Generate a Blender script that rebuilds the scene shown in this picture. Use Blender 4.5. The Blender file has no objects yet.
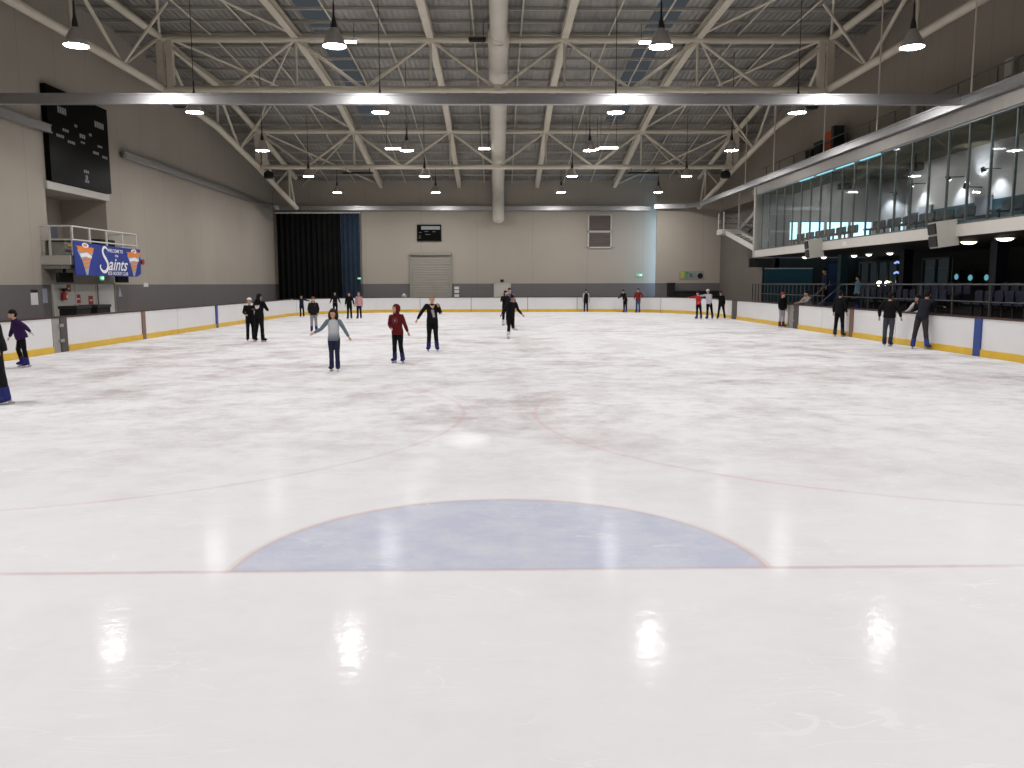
import bpy, math, random
from mathutils import Vector, Matrix
random.seed(7)
S = bpy.context.scene
COL = S.collection
PI = math.pi

# ------------------------------------------------------------------ helpers
ORG = {}                       # world position of every object that can be a parent

class MB:
    """collects shapes in world coordinates and links them as ONE mesh object"""
    def __init__(s): s.v = []; s.f = []; s.mi = []; s.m = 0
    def add(s, vs, fs):
        n = len(s.v); s.v += [tuple(p) for p in vs]
        for f in fs: s.f.append([i + n for i in f]); s.mi.append(s.m)
        return s
    def box(s, x0, x1, y0, y1, z0, z1):
        return s.add([(x, y, z) for x in (x0, x1) for y in (y0, y1) for z in (z0, z1)],
                     [(0, 1, 3, 2), (4, 6, 7, 5), (0, 4, 5, 1), (2, 3, 7, 6), (0, 2, 6, 4), (1, 5, 7, 3)])
    def cbox(s, x, y, z, a, b, c): return s.box(x-a/2, x+a/2, y-b/2, y+b/2, z-c/2, z+c/2)
    def frame(s, p, q):
        d = (Vector(q) - Vector(p)).normalized()
        a = Vector((0, 0, 1)) if abs(d.z) < .95 else Vector((0, 1, 0))
        u = d.cross(a).normalized(); w = u.cross(d).normalized()
        return u, w
    def beam(s, p, q, w, h):
        p, q = Vector(p), Vector(q); u, n = s.frame(p, q); vs = []
        for c in (p, q):
            for a, b in ((-1, -1), (1, -1), (1, 1), (-1, 1)): vs.append(c + u*a*w/2 + n*b*h/2)
        return s.add(vs, [(0, 1, 2, 3), (7, 6, 5, 4)] + [(i, i+4, (i+1) % 4+4, (i+1) % 4) for i in range(4)])
    def ibeam(s, p, q, w, h, t):
        p, q = Vector(p), Vector(q); u, n = s.frame(p, q)
        s.beam(p, q, t, h-2*t)
        for k in (-1, 1): s.beam(p + n*k*(h-t)/2, q + n*k*(h-t)/2, w, t)
        return s
    def tube(s, pts, r, n=8, caps=True):
        pts = [Vector(p) for p in pts]; rs = r if isinstance(r, (list, tuple)) else [r]*len(pts)
        b = len(s.v); vs = []; fs = []; prev = None
        for i, p in enumerate(pts):
            d = (pts[min(i+1, len(pts)-1)] - pts[max(i-1, 0)]).normalized()
            if prev is None:
                a = Vector((0, 0, 1)) if abs(d.z) < .95 else Vector((0, 1, 0)); u = d.cross(a).normalized()
            else:
                u = (prev - d*prev.dot(d)).normalized()
            prev = u; w = u.cross(d)
            for k in range(n):
                t = 2*PI*k/n; vs.append(p + (u*math.cos(t) + w*math.sin(t))*rs[i])
        for i in range(len(pts)-1):
            for k in range(n): fs.append((i*n+k, i*n+(k+1) % n, (i+1)*n+(k+1) % n, (i+1)*n+k))
        if caps: fs.append(tuple(range(n))[::-1]); fs.append(tuple((len(pts)-1)*n+k for k in range(n)))
        return s.add(vs, fs)
    def lathe(s, c, prof, n=24, axis='z', capb=False, capt=False):
        c = Vector(c); vs = []; fs = []
        for r, h in prof:
            for k in range(n):
                t = 2*PI*k/n; a, b = r*math.cos(t), r*math.sin(t)
                vs.append(c + Vector((a, b, h) if axis == 'z' else (a, h, b) if axis == 'y' else (h, a, b)))
        for i in range(len(prof)-1):
            for k in range(n): fs.append((i*n+k, i*n+(k+1) % n, (i+1)*n+(k+1) % n, (i+1)*n+k))
        if capb: fs.append(tuple(range(n))[::-1])
        if capt: fs.append(tuple((len(prof)-1)*n+k for k in range(n)))
        return s.add(vs, fs)
    def ell(s, c, r, n=12, m=8, rot=None):
        c = Vector(c); vs = []; fs = []
        rx, ry, rz = r if isinstance(r, (tuple, list)) else (r, r, r)
        for i in range(m+1):
            a = PI*i/m
            for k in range(n):
                t = 2*PI*k/n
                v = Vector((rx*math.sin(a)*math.cos(t), ry*math.sin(a)*math.sin(t), rz*math.cos(a)))
                vs.append(c + (rot @ v if rot else v))
        for i in range(m):
            for k in range(n): fs.append((i*n+k, (i+1)*n+k, (i+1)*n+(k+1) % n, i*n+(k+1) % n))
        return s.add(vs, fs)
    def prism(s, poly, fn, d0, d1):
        """poly: 2-D outline; fn(u, v, d) -> world; extruded from d0 to d1"""
        n = len(poly)
        vs = [fn(u, v, d0) for u, v in poly] + [fn(u, v, d1) for u, v in poly]
        return s.add(vs, [tuple(range(n))[::-1], tuple(range(n, 2*n))] + [(i, (i+1) % n, n+(i+1) % n, n+i) for i in range(n)])
    def mesh(s, name, o=(0, 0, 0)):
        me = bpy.data.meshes.new(name)
        me.from_pydata([(p[0]-o[0], p[1]-o[1], p[2]-o[2]) for p in s.v], [], s.f)
        me.update(); return me
    def build(s, name, mat, parent=None, smooth=False, org=None, fix=True):
        if org is None: org = ORG[parent.name] if parent else (0, 0, 0)
        me = s.mesh(name, org)
        import bmesh
        if fix:
            bm = bmesh.new(); bm.from_mesh(me); bmesh.ops.recalc_face_normals(bm, faces=bm.faces); bm.to_mesh(me); bm.free()
        mats = mat if isinstance(mat, (list, tuple)) else [mat]
        for m in mats: me.materials.append(m)
        if len(mats) > 1:
            for p, k in zip(me.polygons, s.mi): p.material_index = k
        if smooth:
            for p in me.polygons: p.use_smooth = True
            me.set_sharp_from_angle(angle=math.radians(42))
        ob = bpy.data.objects.new(name, me); COL.objects.link(ob)
        if parent:
            ob.parent = parent
            p0 = ORG[parent.name]; ob.location = (org[0]-p0[0], org[1]-p0[1], org[2]-p0[2])
        else: ob.location = org
        ORG[ob.name] = tuple(org)
        return ob

def tag(o, label=None, cat=None, group=None, kind=None):
    for k, v in (('label', label), ('category', cat), ('group', group), ('kind', kind)):
        if v: o[k] = v
    return o
def thing(name, label, cat, loc, group=None):
    o = bpy.data.objects.new(name, None); COL.objects.link(o); o.location = loc; o.empty_display_size = .2
    ORG[o.name] = tuple(loc); return tag(o, label, cat, group)
def struct(o, label=None): return tag(o, label, None, None, 'structure')
def kids(o): return [c for c in bpy.data.objects if c.parent == o]
def copy_tree(o, ch, parent=None):
    c = o.copy(); COL.objects.link(c); c.parent = parent
    for k in ch.get(o.name, []): copy_tree(k, ch, c)
    return c
def child_map():
    m = {}
    for o in bpy.data.objects:
        if o.parent: m.setdefault(o.parent.name, []).append(o)
    return m
def dup(o, loc, label=None, group=None, rz=None, cm=None):
    c = copy_tree(o, cm or child_map()); c.location = loc; ORG[c.name] = tuple(loc)
    if rz is not None: c.rotation_euler = (0, 0, rz)
    if label: c['label'] = label
    if group: c['group'] = group
    return c

# ------------------------------------------------------------------ materials
def newmat(name):
    m = bpy.data.materials.new(name); m.use_nodes = True
    nt = m.node_tree; return m, nt, nt.nodes['Principled BSDF']
def N(nt, t, **k):
    n = nt.nodes.new(t)
    for a, b in k.items(): setattr(n, a, b)
    return n
def pm(name, col, rough=.6, metal=0., spec=.4, var=.08, scale=3., bump=0.):
    """procedural paint / cloth / metal: base colour with a little noise wear"""
    m, nt, b = newmat(name)
    tc = N(nt, 'ShaderNodeTexCoord'); no = N(nt, 'ShaderNodeTexNoise'); no.inputs['Scale'].default_value = scale; no.inputs['Detail'].default_value = 3
    mx = N(nt, 'ShaderNodeMix', data_type='RGBA', blend_type='MULTIPLY'); mx.inputs[0].default_value = 1
    cr = N(nt, 'ShaderNodeMapRange'); cr.inputs[3].default_value = 1-var*1.5; cr.inputs[4].default_value = 1+var*1.5
    nt.links.new(tc.outputs['Object'], no.inputs['Vector']); nt.links.new(no.outputs['Fac'], cr.inputs[0])
    mx.inputs[6].default_value = (*col, 1); nt.links.new(cr.outputs[0], mx.inputs[7])
    nt.links.new(mx.outputs[2], b.inputs['Base Color'])
    b.inputs['Roughness'].default_value = rough; b.inputs['Metallic'].default_value = metal; b.inputs['Specular IOR Level'].default_value = spec
    if bump:
        bp = N(nt, 'ShaderNodeBump'); bp.inputs['Strength'].default_value = bump; nt.links.new(no.outputs['Fac'], bp.inputs['Height']); nt.links.new(bp.outputs[0], b.inputs['Normal'])
    return m
def em(name, col, st):
    m, nt, b = newmat(name); nt.nodes.remove(b)
    e = N(nt, 'ShaderNodeEmission'); e.inputs[0].default_value = (*col, 1); e.inputs[1].default_value = st
    nt.links.new(e.outputs[0], nt.nodes['Material Output'].inputs[0]); return m
def mathn(nt, op, a, b=None, c=None):
    n = N(nt, 'ShaderNodeMath', operation=op)
    for i, x in enumerate((a, b, c)):
        if x is None: continue
        if isinstance(x, (int, float)): n.inputs[i].default_value = x
        else: nt.links.new(x, n.inputs[i])
    return n.outputs[0]

def wall_mat(name, axis, pitch, wall=(.385, .35, .297), band=(.15, .14, .138)):
    """painted precast panels: pale upper paint, grey band to 2 m, vertical panel joints"""
    m, nt, b = newmat(name)
    g = N(nt, 'ShaderNodeNewGeometry'); sp = N(nt, 'ShaderNodeSeparateXYZ'); nt.links.new(g.outputs['Position'], sp.inputs[0])
    no = N(nt, 'ShaderNodeTexNoise'); no.inputs['Scale'].default_value = .35; no.inputs['Detail'].default_value = 4; nt.links.new(g.outputs['Position'], no.inputs['Vector'])
    var = N(nt, 'ShaderNodeMapRange'); var.inputs[3].default_value = .9; var.inputs[4].default_value = 1.08; nt.links.new(no.outputs['Fac'], var.inputs[0])
    hi = mathn(nt, 'GREATER_THAN', sp.outputs['Z'], 2.0)
    mx = N(nt, 'ShaderNodeMix', data_type='RGBA'); nt.links.new(hi, mx.inputs[0]); mx.inputs[6].default_value = (*band, 1); mx.inputs[7].default_value = (*wall, 1)
    fr = mathn(nt, 'FRACT', mathn(nt, 'DIVIDE', mathn(nt, 'ADD', sp.outputs[axis], 100.), pitch))
    jl = mathn(nt, 'LESS_THAN', fr, .02/pitch)
    k = mathn(nt, 'SUBTRACT', var.outputs[0], mathn(nt, 'MULTIPLY', jl, .28))
    m2 = N(nt, 'ShaderNodeMix', data_type='RGBA', blend_type='MULTIPLY'); m2.inputs[0].default_value = 1
    nt.links.new(mx.outputs[2], m2.inputs[6]); nt.links.new(k, m2.inputs[7]); nt.links.new(m2.outputs[2], b.inputs['Base Color'])
    b.inputs['Roughness'].default_value = .75; b.inputs['Specular IOR Level'].default_value = .2
    return m

def ice_mat():
    m, nt, b = newmat('ice')
    g = N(nt, 'ShaderNodeNewGeometry'); sp = N(nt, 'ShaderNodeSeparateXYZ'); nt.links.new(g.outputs['Position'], sp.inputs[0])
    X, Y = sp.outputs['X'], sp.outputs['Y']
    def noise(sx, sy, sc, det=5, rough=.6):
        mp = N(nt, 'ShaderNodeMapping'); mp.inputs['Scale'].default_value = (sx, sy, 1); nt.links.new(g.outputs['Position'], mp.inputs['Vector'])
        no = N(nt, 'ShaderNodeTexNoise'); no.inputs['Scale'].default_value = sc; no.inputs['Detail'].default_value = det; no.inputs['Roughness'].default_value = rough
        nt.links.new(mp.outputs[0], no.inputs['Vector']); return no.outputs['Fac']
    def mr(v, a, b_, c, d):
        n = N(nt, 'ShaderNodeMapRange'); nt.links.new(v, n.inputs[0])
        for i, x in enumerate((a, b_, c, d)): n.inputs[1+i].default_value = x
        return n.outputs[0]
    def mixc(f, a, c):
        n = N(nt, 'ShaderNodeMix', data_type='RGBA')
        nt.links.new(f, n.inputs[0]) if not isinstance(f, float) else setattr(n.inputs[0], 'default_value', f)
        for i, x in ((6, a), (7, c)):
            if isinstance(x, tuple): n.inputs[i].default_value = (*x, 1)
            else: nt.links.new(x, n.inputs[i])
        return n.outputs[2]
    big = noise(1, .8, .16, 4); mid = noise(.8, .75, .75, 8, .72); fine = noise(.8, 1.0, 2.6, 8, .75)
    # worn, dirty skating area from the face-off circles on; cleaner ice behind the goal line
    worn = mathn(nt, 'MULTIPLY', mr(Y, 7., 13., 0., 1.), mr(Y, 24., 50., 1., .55))
    d1 = mr(mid, .44, .64, 0., 1.); d2 = mr(big, .40, .60, .25, 1.)
    dirt = mathn(nt, 'MULTIPLY', mathn(nt, 'MULTIPLY', d1, d2), mathn(nt, 'MULTIPLY_ADD', worn, .84, .14))
    dirt = mathn(nt, 'ADD', dirt, mathn(nt, 'MULTIPLY', mr(fine, .47, .70, 0., .5), mathn(nt, 'MULTIPLY_ADD', worn, .75, .14)))
    col = mixc(dirt, (.735, .74, .75), (.39, .352, .345))
    col = mixc(mathn(nt, 'MULTIPLY', mr(big, .5, .7, 0., .35), 1.), col, (.70, .655, .665))
    fade = mr(mid, .35, .6, .35, 1.)          # painted lines show through unevenly
    def line(f, c, amt): 
        nonlocal col
        col = mixc(mathn(nt, 'MULTIPLY', mathn(nt, 'MULTIPLY', f, fade), amt), col, c)
    def ring(cx, cy, R, w):
        dx = mathn(nt, 'SUBTRACT', X, cx); dy = mathn(nt, 'SUBTRACT', Y, cy)
        r = mathn(nt, 'SQRT', mathn(nt, 'ADD', mathn(nt, 'MULTIPLY', dx, dx), mathn(nt, 'MULTIPLY', dy, dy)))
        return r, mr(mathn(nt, 'ABSOLUTE', mathn(nt, 'SUBTRACT', r, R)), w*.3, w*.9, 1., 0.)
    def band(v, c, w): return mr(mathn(nt, 'ABSOLUTE', mathn(nt, 'SUBTRACT', v, c)), w*.3, w*.8, 1., 0.)
    wob = mathn(nt, 'ADD', Y, mathn(nt, 'MULTIPLY', mathn(nt, 'SUBTRACT', fine, .5), .03))
    for gy, sg in ((5.57, 1), (54.1, -1)):
        r, rg = ring(0., gy, 1.9, .06)
        inside = mathn(nt, 'GREATER_THAN', mathn(nt, 'MULTIPLY', mathn(nt, 'SUBTRACT', Y, gy), sg), 0.)
        disk = mathn(nt, 'MULTIPLY', mathn(nt, 'LESS_THAN', r, 1.9), inside)
        line_f = mathn(nt, 'MULTIPLY', disk, mr(fine, .42, .66, 1., .55))
        col = mixc(mathn(nt, 'MULTIPLY', line_f, .86 if sg > 0 else .25), col, (.45, .487, .602))
        line(mathn(nt, 'MULTIPLY', rg, inside), (.60, .42, .37), .5 if sg > 0 else .15)
        line(band(wob, gy, .05), (.52, .36, .38), .55 if sg > 0 else .2)
    for cx in (-5.95, 5.95):
        for cy, a in ((12.4, .36), (47.3, .14)):
            r, rg = ring(cx, cy, 5.4, .06); line(rg, (.58, .38, .38), a)
    r, rg = ring(0., 29.85, 4.5, .06); line(rg, (.55, .5, .6), .12)
    line(band(wob, 29.85, .3), (.62, .40, .38), .2)
    for by in (22.3, 37.4): line(band(wob, by, .3), (.5, .55, .68), .12)
    # a soft-edged white spot painted on the slot
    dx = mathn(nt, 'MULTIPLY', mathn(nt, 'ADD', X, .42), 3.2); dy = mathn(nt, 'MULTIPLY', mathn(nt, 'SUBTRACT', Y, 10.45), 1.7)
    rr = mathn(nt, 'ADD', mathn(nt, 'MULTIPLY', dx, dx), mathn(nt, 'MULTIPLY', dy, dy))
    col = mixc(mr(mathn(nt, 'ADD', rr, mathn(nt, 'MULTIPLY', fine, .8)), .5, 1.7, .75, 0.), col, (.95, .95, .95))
    # blade scratches: thin wavy cuts in two directions
    scr = None
    for rot, sc, th in ((.35, 2.4, .010), (-.5, 1.8, .008), (1.2, 2.0, .007), (.05, 3.1, .012)):
        mp = N(nt, 'ShaderNodeMapping'); mp.inputs['Rotation'].default_value = (0, 0, rot); mp.inputs['Scale'].default_value = (.22, 1, 1); nt.links.new(g.outputs['Position'], mp.inputs['Vector'])
        no = N(nt, 'ShaderNodeTexNoise'); no.inputs['Scale'].default_value = sc; no.inputs['Detail'].default_value = 2.5; no.inputs['Distortion'].default_value = .6; nt.links.new(mp.outputs[0], no.inputs['Vector'])
        f = mathn(nt, 'LESS_THAN', mathn(nt, 'ABSOLUTE', mathn(nt, 'SUBTRACT', no.outputs['Fac'], .5)), th*.35)
        scr = f if scr is None else mathn(nt, 'MAXIMUM', scr, f)
    scr = mathn(nt, 'MULTIPLY', scr, mr(noise(1, 1, .9, 3), .5, .6, 0., 1.))
    col = mixc(mathn(nt, 'MULTIPLY', scr, .16), col, (.92, .92, .94))
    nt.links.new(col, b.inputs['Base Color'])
    ro = mathn(nt, 'ADD', mr(Y, 5., 24., .105, .42), mathn(nt, 'MULTIPLY', mathn(nt, 'SUBTRACT', fine, .5), .16))
    ro_out = mathn(nt, 'ADD', ro, mathn(nt, 'MULTIPLY', scr, .3)); b.inputs['Roughness'].default_value = .8
    b.inputs['Specular IOR Level'].default_value = 0.
    bp = N(nt, 'ShaderNodeBump'); bp.inputs['Strength'].default_value = .12; bp.inputs['Distance'].default_value = .01
    nt.links.new(mathn(nt, 'ADD', mathn(nt, 'MULTIPLY_ADD', noise(1, 1, 14., 3), 1.0, mathn(nt, 'MULTIPLY', noise(1, 1, 5., 2), 1.2)), mathn(nt, 'MULTIPLY', scr, .6)), bp.inputs['Height'])
    # a thin frosted sheen: ice worn by skates only mirrors a little
    gl = N(nt, 'ShaderNodeBsdfGlossy'); gl.inputs[0].default_value = (1, 1, 1, 1); nt.links.new(bp.outputs[0], gl.inputs['Normal'])
    nt.links.new(ro_out, gl.inputs['Roughness'])
    mx = N(nt, 'ShaderNodeMixShader'); nt.links.new(mr(Y, 5., 30., .0125, .03), mx.inputs[0])
    nt.links.new(b.outputs[0], mx.inputs[1]); nt.links.new(gl.outputs[0], mx.inputs[2]); nt.links.new(mx.outputs[0], nt.nodes['Material Output'].inputs[0])
    return m

def deck_mat():
    m, nt, b = newmat('roof_deck')
    g = N(nt, 'ShaderNodeNewGeometry'); sp = N(nt, 'ShaderNodeSeparateXYZ'); nt.links.new(g.outputs['Position'], sp.inputs[0])
    w = mathn(nt, 'SINE', mathn(nt, 'MULTIPLY', sp.outputs['X'], 2*PI/.25))
    no = N(nt, 'ShaderNodeTexNoise'); no.inputs['Scale'].default_value = .6; no.inputs['Detail'].default_value = 5; nt.links.new(g.outputs['Position'], no.inputs['Vector'])
    r = N(nt, 'ShaderNodeValToRGB'); r.color_ramp.elements[0].position = .3; r.color_ramp.elements[0].color = (.20, .195, .185, 1); r.color_ramp.elements[1].position = .75; r.color_ramp.elements[1].color = (.34, .325, .30, 1)
    nt.links.new(no.outputs['Fac'], r.inputs[0]); nt.links.new(r.outputs[0], b.inputs['Base Color'])
    bp = N(nt, 'ShaderNodeBump'); bp.inputs['Strength'].default_value = .5; bp.inputs['Distance'].default_value = .03; nt.links.new(w, bp.inputs['Height']); nt.links.new(bp.outputs[0], b.inputs['Normal'])
    b.inputs['Roughness'].default_value = .55; b.inputs['Metallic'].default_value = .2
    return m

def glass_mat(name, tint=(.93, .965, .96), base=.03):
    m, nt, b = newmat(name); nt.nodes.remove(b)
    t = N(nt, 'ShaderNodeBsdfTransparent'); t.inputs[0].default_value = (*tint, 1)
    gl = N(nt, 'ShaderNodeBsdfGlossy'); gl.inputs['Roughness'].default_value = .02; gl.inputs[0].default_value = (.95, .97, 1, 1)
    lw_ = N(nt, 'ShaderNodeLayerWeight'); lw_.inputs[0].default_value = .5; fr = mathn(nt, 'MULTIPLY', mathn(nt, 'POWER', lw_.outputs['Facing'], 5.), .9)
    mx = N(nt, 'ShaderNodeMixShader')
    nt.links.new(mathn(nt, 'ADD', fr, base), mx.inputs[0]); nt.links.new(t.outputs[0], mx.inputs[1]); nt.links.new(gl.outputs[0], mx.inputs[2])
    nt.links.new(mx.outputs[0], nt.nodes['Material Output'].inputs[0]); return m

M = dict(
    steel=pm('cream_steel', (.62, .57, .47), .5, 0, .3, .06, 1.5),
    purl=pm('purlin_steel', (.44, .41, .355), .5, 0, .3, .06, 1.5), deck=deck_mat(), ice=ice_mat(),
    wl=wall_mat('precast_wall_side', 'Y', 2.4), wf=wall_mat('precast_wall_end', 'X', 4.1),
    upper=wall_mat('panel_wall_upper', 'Y', 1.1, (.345, .307, .258), (.345, .307, .258)),
    conc=pm('concrete', (.22, .21, .20), .8, 0, .2, .12, 1.2),
    duct=pm('duct_fabric', (.60, .565, .49), .7, 0, .2, .05, 2),
    galv=pm('galvanised_track', (.38, .38, .385), .36, .9, .5, .06, 6),
    alu=pm('lamp_spun_aluminium', (.52, .49, .47), .4, .5, .5, .06, 8),
    dark=pm('dark_metal', (.03, .03, .03), .5, .2, .4, .15, 5),
    black=pm('matt_black', (.012, .012, .012), .7, 0, .3, .2, 5),
    white=pm('white_paint', (.60, .59, .57), .5, 0, .4, .04, 2),
    fascia=pm('fascia_trim', (.36, .345, .32), .5, 0, .3, .05, 1), railg=pm('stand_rail_grey', (.075, .075, .075), .5, .3, .3, .1, 4), shadew=pm('wall_shade_in_colour', (.145, .13, .115), .8, 0, .2, .06, .8),
    cream=pm('cream_trim', (.50, .48, .44), .5, 0, .4, .04, 2),
    board=pm('dasher_white', (.70, .70, .705), .3, 0, .4, .04, .9),
    kick=pm('kick_yellow', (.66, .42, .03), .4, 0, .4, .12, 2),
    cap=pm('cap_dark_red', (.045, .018, .016), .5, 0, .4, .1, 2),
    brown=pm('line_faded_red', (.19, .115, .085), .5, 0, .4, .1, 3),
    blue=pm('line_blue', (.018, .05, .225), .4, 0, .4, .08, 3),
    gategrey=pm('gate_grey', (.30, .29, .27), .45, .2, .4, .15, 4),
    gatedark=pm('gate_dark', (.07, .06, .055), .5, .1, .4, .25, 5),
    curt=pm('black_drape', (.008, .008, .008), .9, 0, .1, .3, 1.5),
    curtlit=pm('drape_blue_light', (.022, .036, .058), .85, 0, .1, .2, 1.5),  # blue light leaking past the curtain, put into the cloth colour
    roller=pm('roller_door_slats', (.30, .285, .25), .6, .1, .3, .05, 2),
    grille=pm('vent_grille', (.165, .14, .125), .6, .1, .3, .08, 4),
    banner=pm('banner_blue', (.018, .04, .26), .6, 0, .3, .12, 2),
    bwhite=pm('banner_white', (.85, .85, .86), .6, 0, .3, .03, 2),
    borange=pm('banner_orange', (.75, .24, .045), .6, 0, .3, .08, 2),
    bgrey=pm('banner_grey', (.36, .38, .45), .6, 0, .3, .05, 2),
    score=pm('scoreboard_face', (.005, .005, .005), .3, 0, .03, .1, 2),
    plate=pm('scoreboard_lettering', (.30, .29, .30), .5, 0, .3, .05, 2),
    red=pm('safety_red', (.35, .02, .015), .4, 0, .4, .1, 4),
    orange=pm('orange_vinyl', (.50, .085, .015), .5, 0, .4, .08, 3),
    paper=pm('notice_paper', (.68, .68, .68), .8, 0, .2, .04, 4),
    teal=pm('teal_paint', (.016, .075, .10), .5, 0, .4, .06, 2),
    navy=pm('navy_paint', (.006, .01, .024), .5, 0, .4, .08, 2),
    bdoor=pm('blue_door_paint', (.018, .04, .10), .5, 0, .4, .06, 2),
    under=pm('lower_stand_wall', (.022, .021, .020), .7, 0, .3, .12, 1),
    room=pm('room_wall', (.58, .56, .56), .7, 0, .3, .05, 1),
    roomceil=pm('room_ceiling', (.16, .135, .09), .8, 0, .2, .06, 1),
    seat=pm('seat_blue', (.012, .016, .045), .5, 0, .4, .1, 5),
    seatd=pm('seat_dark', (.03, .035, .045), .6, 0, .4, .1, 5),
    mull=pm('mullion_green_grey', (.10, .12, .12), .4, .3, .4, .06, 3),
    spk=pm('speaker_grey', (.42, .41, .37), .6, 0, .3, .05, 4),
    glass=glass_mat('facade_glass'), shop=glass_mat('shopfront_glass', (.5, .55, .56), .03),
    lens=em('lamp_lens', (1.0, .965, .955), 305.), tube=em('fluoro_tube', (1, .98, .95), 9.),
    sky=em('daylight_pane', (.38, .68, 1.0), 5.5), skyroom=em('daylight_room_window', (.55, .86, 1.0), 2.2),
    skyl=em('roof_light_sheet', (.50, .58, .66), .10),
    exitg=em('exit_green', (.02, .55, .22), .9), exitw=em('exit_white', (.8, 1, .9), 1.2),
    warm=em('downlight_warm', (1, .80, .52), 9.), cool=em('downlight_cool', (1, .97, .9), 5.), roomlamp=em('room_ceiling_lamp', (1, .95, .92), 100.), shoplit=em('lit_shop_interior', (.9, .95, 1), .075),
    spot=em('spot_lens', (.92, .95, 1.), 20.), screen=em('cyan_screen', (.25, .70, .85), .5), cyan=em('cyan_glint', (.30, .75, .85), 1.1), neon=em('blue_neon', (.30, .42, 1.), 1.3),
    lampw=em('wall_lamp', (1, .98, .8), 5.), tvtop=em('tv_strip', (.75, .78, .8), .28), tvdot=em('tv_text', (.5, .5, .5), .16),
)

# ------------------------------------------------------------------ setting: floor, ice, walls, roof
HW, Y0, Y1, RC = 13.05, 1.5, 58.2, 7.5       # rink half width, near and far end, corner radius
WL, WR, WF = -16.5, 16.1, 61.5
def roofz(y):
    pts = [(-9, 12.1), (24, 12.45), (37, 12.42), (43, 12.08), (50, 11.05), (56, 10.0), (62, 9.0)]
    for (a, b), (c, d) in zip(pts, pts[1:]):
        if y <= c: return b + (d-b)*(y-a)/(c-a)
    return pts[-1][1]

struct(MB().box(-17, 22.5, -8, 62, -.25, -.03).build('floor', M['conc']), 'grey concrete slab around and below the ice')
def outline(off=0., s0=14.):
    """rink edge from the left side over the far end to the right side"""
    P = [(-HW-off, s0)]
    for k in range(13):
        a = PI - PI/2*k/12; P.append((-HW+RC + (RC+off)*math.cos(a), Y1-RC + (RC+off)*math.sin(a)))
    for k in range(13):
        a = PI/2 - PI/2*k/12; P.append((HW-RC + (RC+off)*math.cos(a), Y1-RC + (RC+off)*math.sin(a)))
    P.append((HW+off, s0)); return P
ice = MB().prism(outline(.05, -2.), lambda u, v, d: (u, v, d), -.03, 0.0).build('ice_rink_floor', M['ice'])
struct(ice, 'white scratched ice sheet with faint red lines and a blue goal crease')

wl = MB()   # left wall with the balcony niche cut out (y 31.1-35.75, z 3.05-5.5)
for a in ((-8, 30.77, 0, 13), (35.42, 62, 0, 13), (30.77, 35.42, 0, 3.05), (30.77, 35.42, 5.5, 13)): wl.box(WL-.25, WL, a[0], a[1], a[2], a[3])
for a in ((30.67, 30.77), (35.42, 35.52)): wl.box(WL-1.9, WL-.25, *a, 2.95, 5.6)
wl.box(WL-2.0, WL-1.9, 30.67, 35.52, 2.95, 5.6).box(WL-1.9, WL-.25, 30.77, 35.42, 2.95, 3.05).box(WL-1.9, WL-.25, 30.77, 35.42, 5.5, 5.6)
struct(wl.build('wall_left', M['wl']))
wf = MB().box(WL-.25, 12.6, WF, WF+.25, 0, 12).box(11.45, WR+.2, 60.0, 60.2, 0, 12).box(12.4, 12.6, 60.2, WF, 7.3, 12).box(12.4, 12.6, 60.2, WF, 0, .9)
struct(wf.build('wall_far', M['wf']))
w1 = struct(MB().box(12.45, 12.5, 60.22, WF-.02, .9, 7.3).build('window_1', M['sky']), 'tall narrow side window letting in blue daylight')
fr = MB()
for z in (.9, 3.0, 5.15, 7.25): fr.box(12.4, 12.55, 60.2, WF, z, z+.05)
fr.build('window_frame', M['white'], w1)
wr = MB().box(WR, WR+.25, -8, 62, 7.15, 13)
struct(wr.build('wall_right', M['upper']))
struct(MB().box(WR, WR+.25, 48.0, 62, 0, 7.15).build('wall_right_low', M['shadew']))  # shade beside the glass box put into a darker wall colour
struct(MB().box(WL-.25, 22, -8.25, -8, 0, 13).build('wall_near', M['wf']))

ceil = MB(); ys = [-8, 8, 16, 24, 30, 37, 40, 43, 46, 50, 53, 56, 59, 62]
for a, b in zip(ys, ys[1:]):
    z0, z1 = roofz(a)+.42, roofz(b)+.42
    ceil.add([(x, y, z+t) for x in (WL-.25, WR+.25) for y, z in ((a, z0), (b, z1)) for t in (0, .15)],
             [(0, 1, 3, 2), (4, 6, 7, 5), (0, 4, 5, 1), (2, 3, 7, 6), (0, 2, 6, 4), (1, 5, 7, 3)])
ceiling = struct(ceil.build('ceiling', M['deck']), 'grey ribbed metal roof deck curving down to the far end')
for x0, x1 in ((-7.9, -6.9), (6.3, 7.4)):
    for a, b in zip([20, 28.5, 37, 41, 46], [28, 36.5, 41, 45.5, 49.5]):
        s = MB(); s.add([(x, y, roofz(y)+.41-t) for x in (x0, x1) for y in (a, b) for t in (0, .02)], [(0, 1, 3, 2), (4, 6, 7, 5), (0, 4, 5, 1), (2, 3, 7, 6), (0, 2, 6, 4), (1, 5, 7, 3)])
        s.build('skylight', M['skyl'], ceiling)
y = 21.0
while y < 61.3:
    z = roofz(y)+.34; b = MB().box(WL, WR, y-.035, y+.035, z-.05, z+.05); b.build('purlin', M['purl'], ceiling); y += 1.62
for x in (1.0, 4.8, 6.75, 10.4, 12.3):
    for sg in (-1, 1):
        b = MB()
        for a, c in zip([20, 26, 32, 37, 40, 43, 46.5, 50, 53, 56], [26, 32, 37, 40, 43, 46.5, 50, 53, 56, 61.3]):
            b.tube([(sg*x, a, roofz(a)+.2), (sg*x, c, roofz(c)+.2)], .035, 6)
        b.build('bridging_rod', M['steel'], ceiling)

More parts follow.
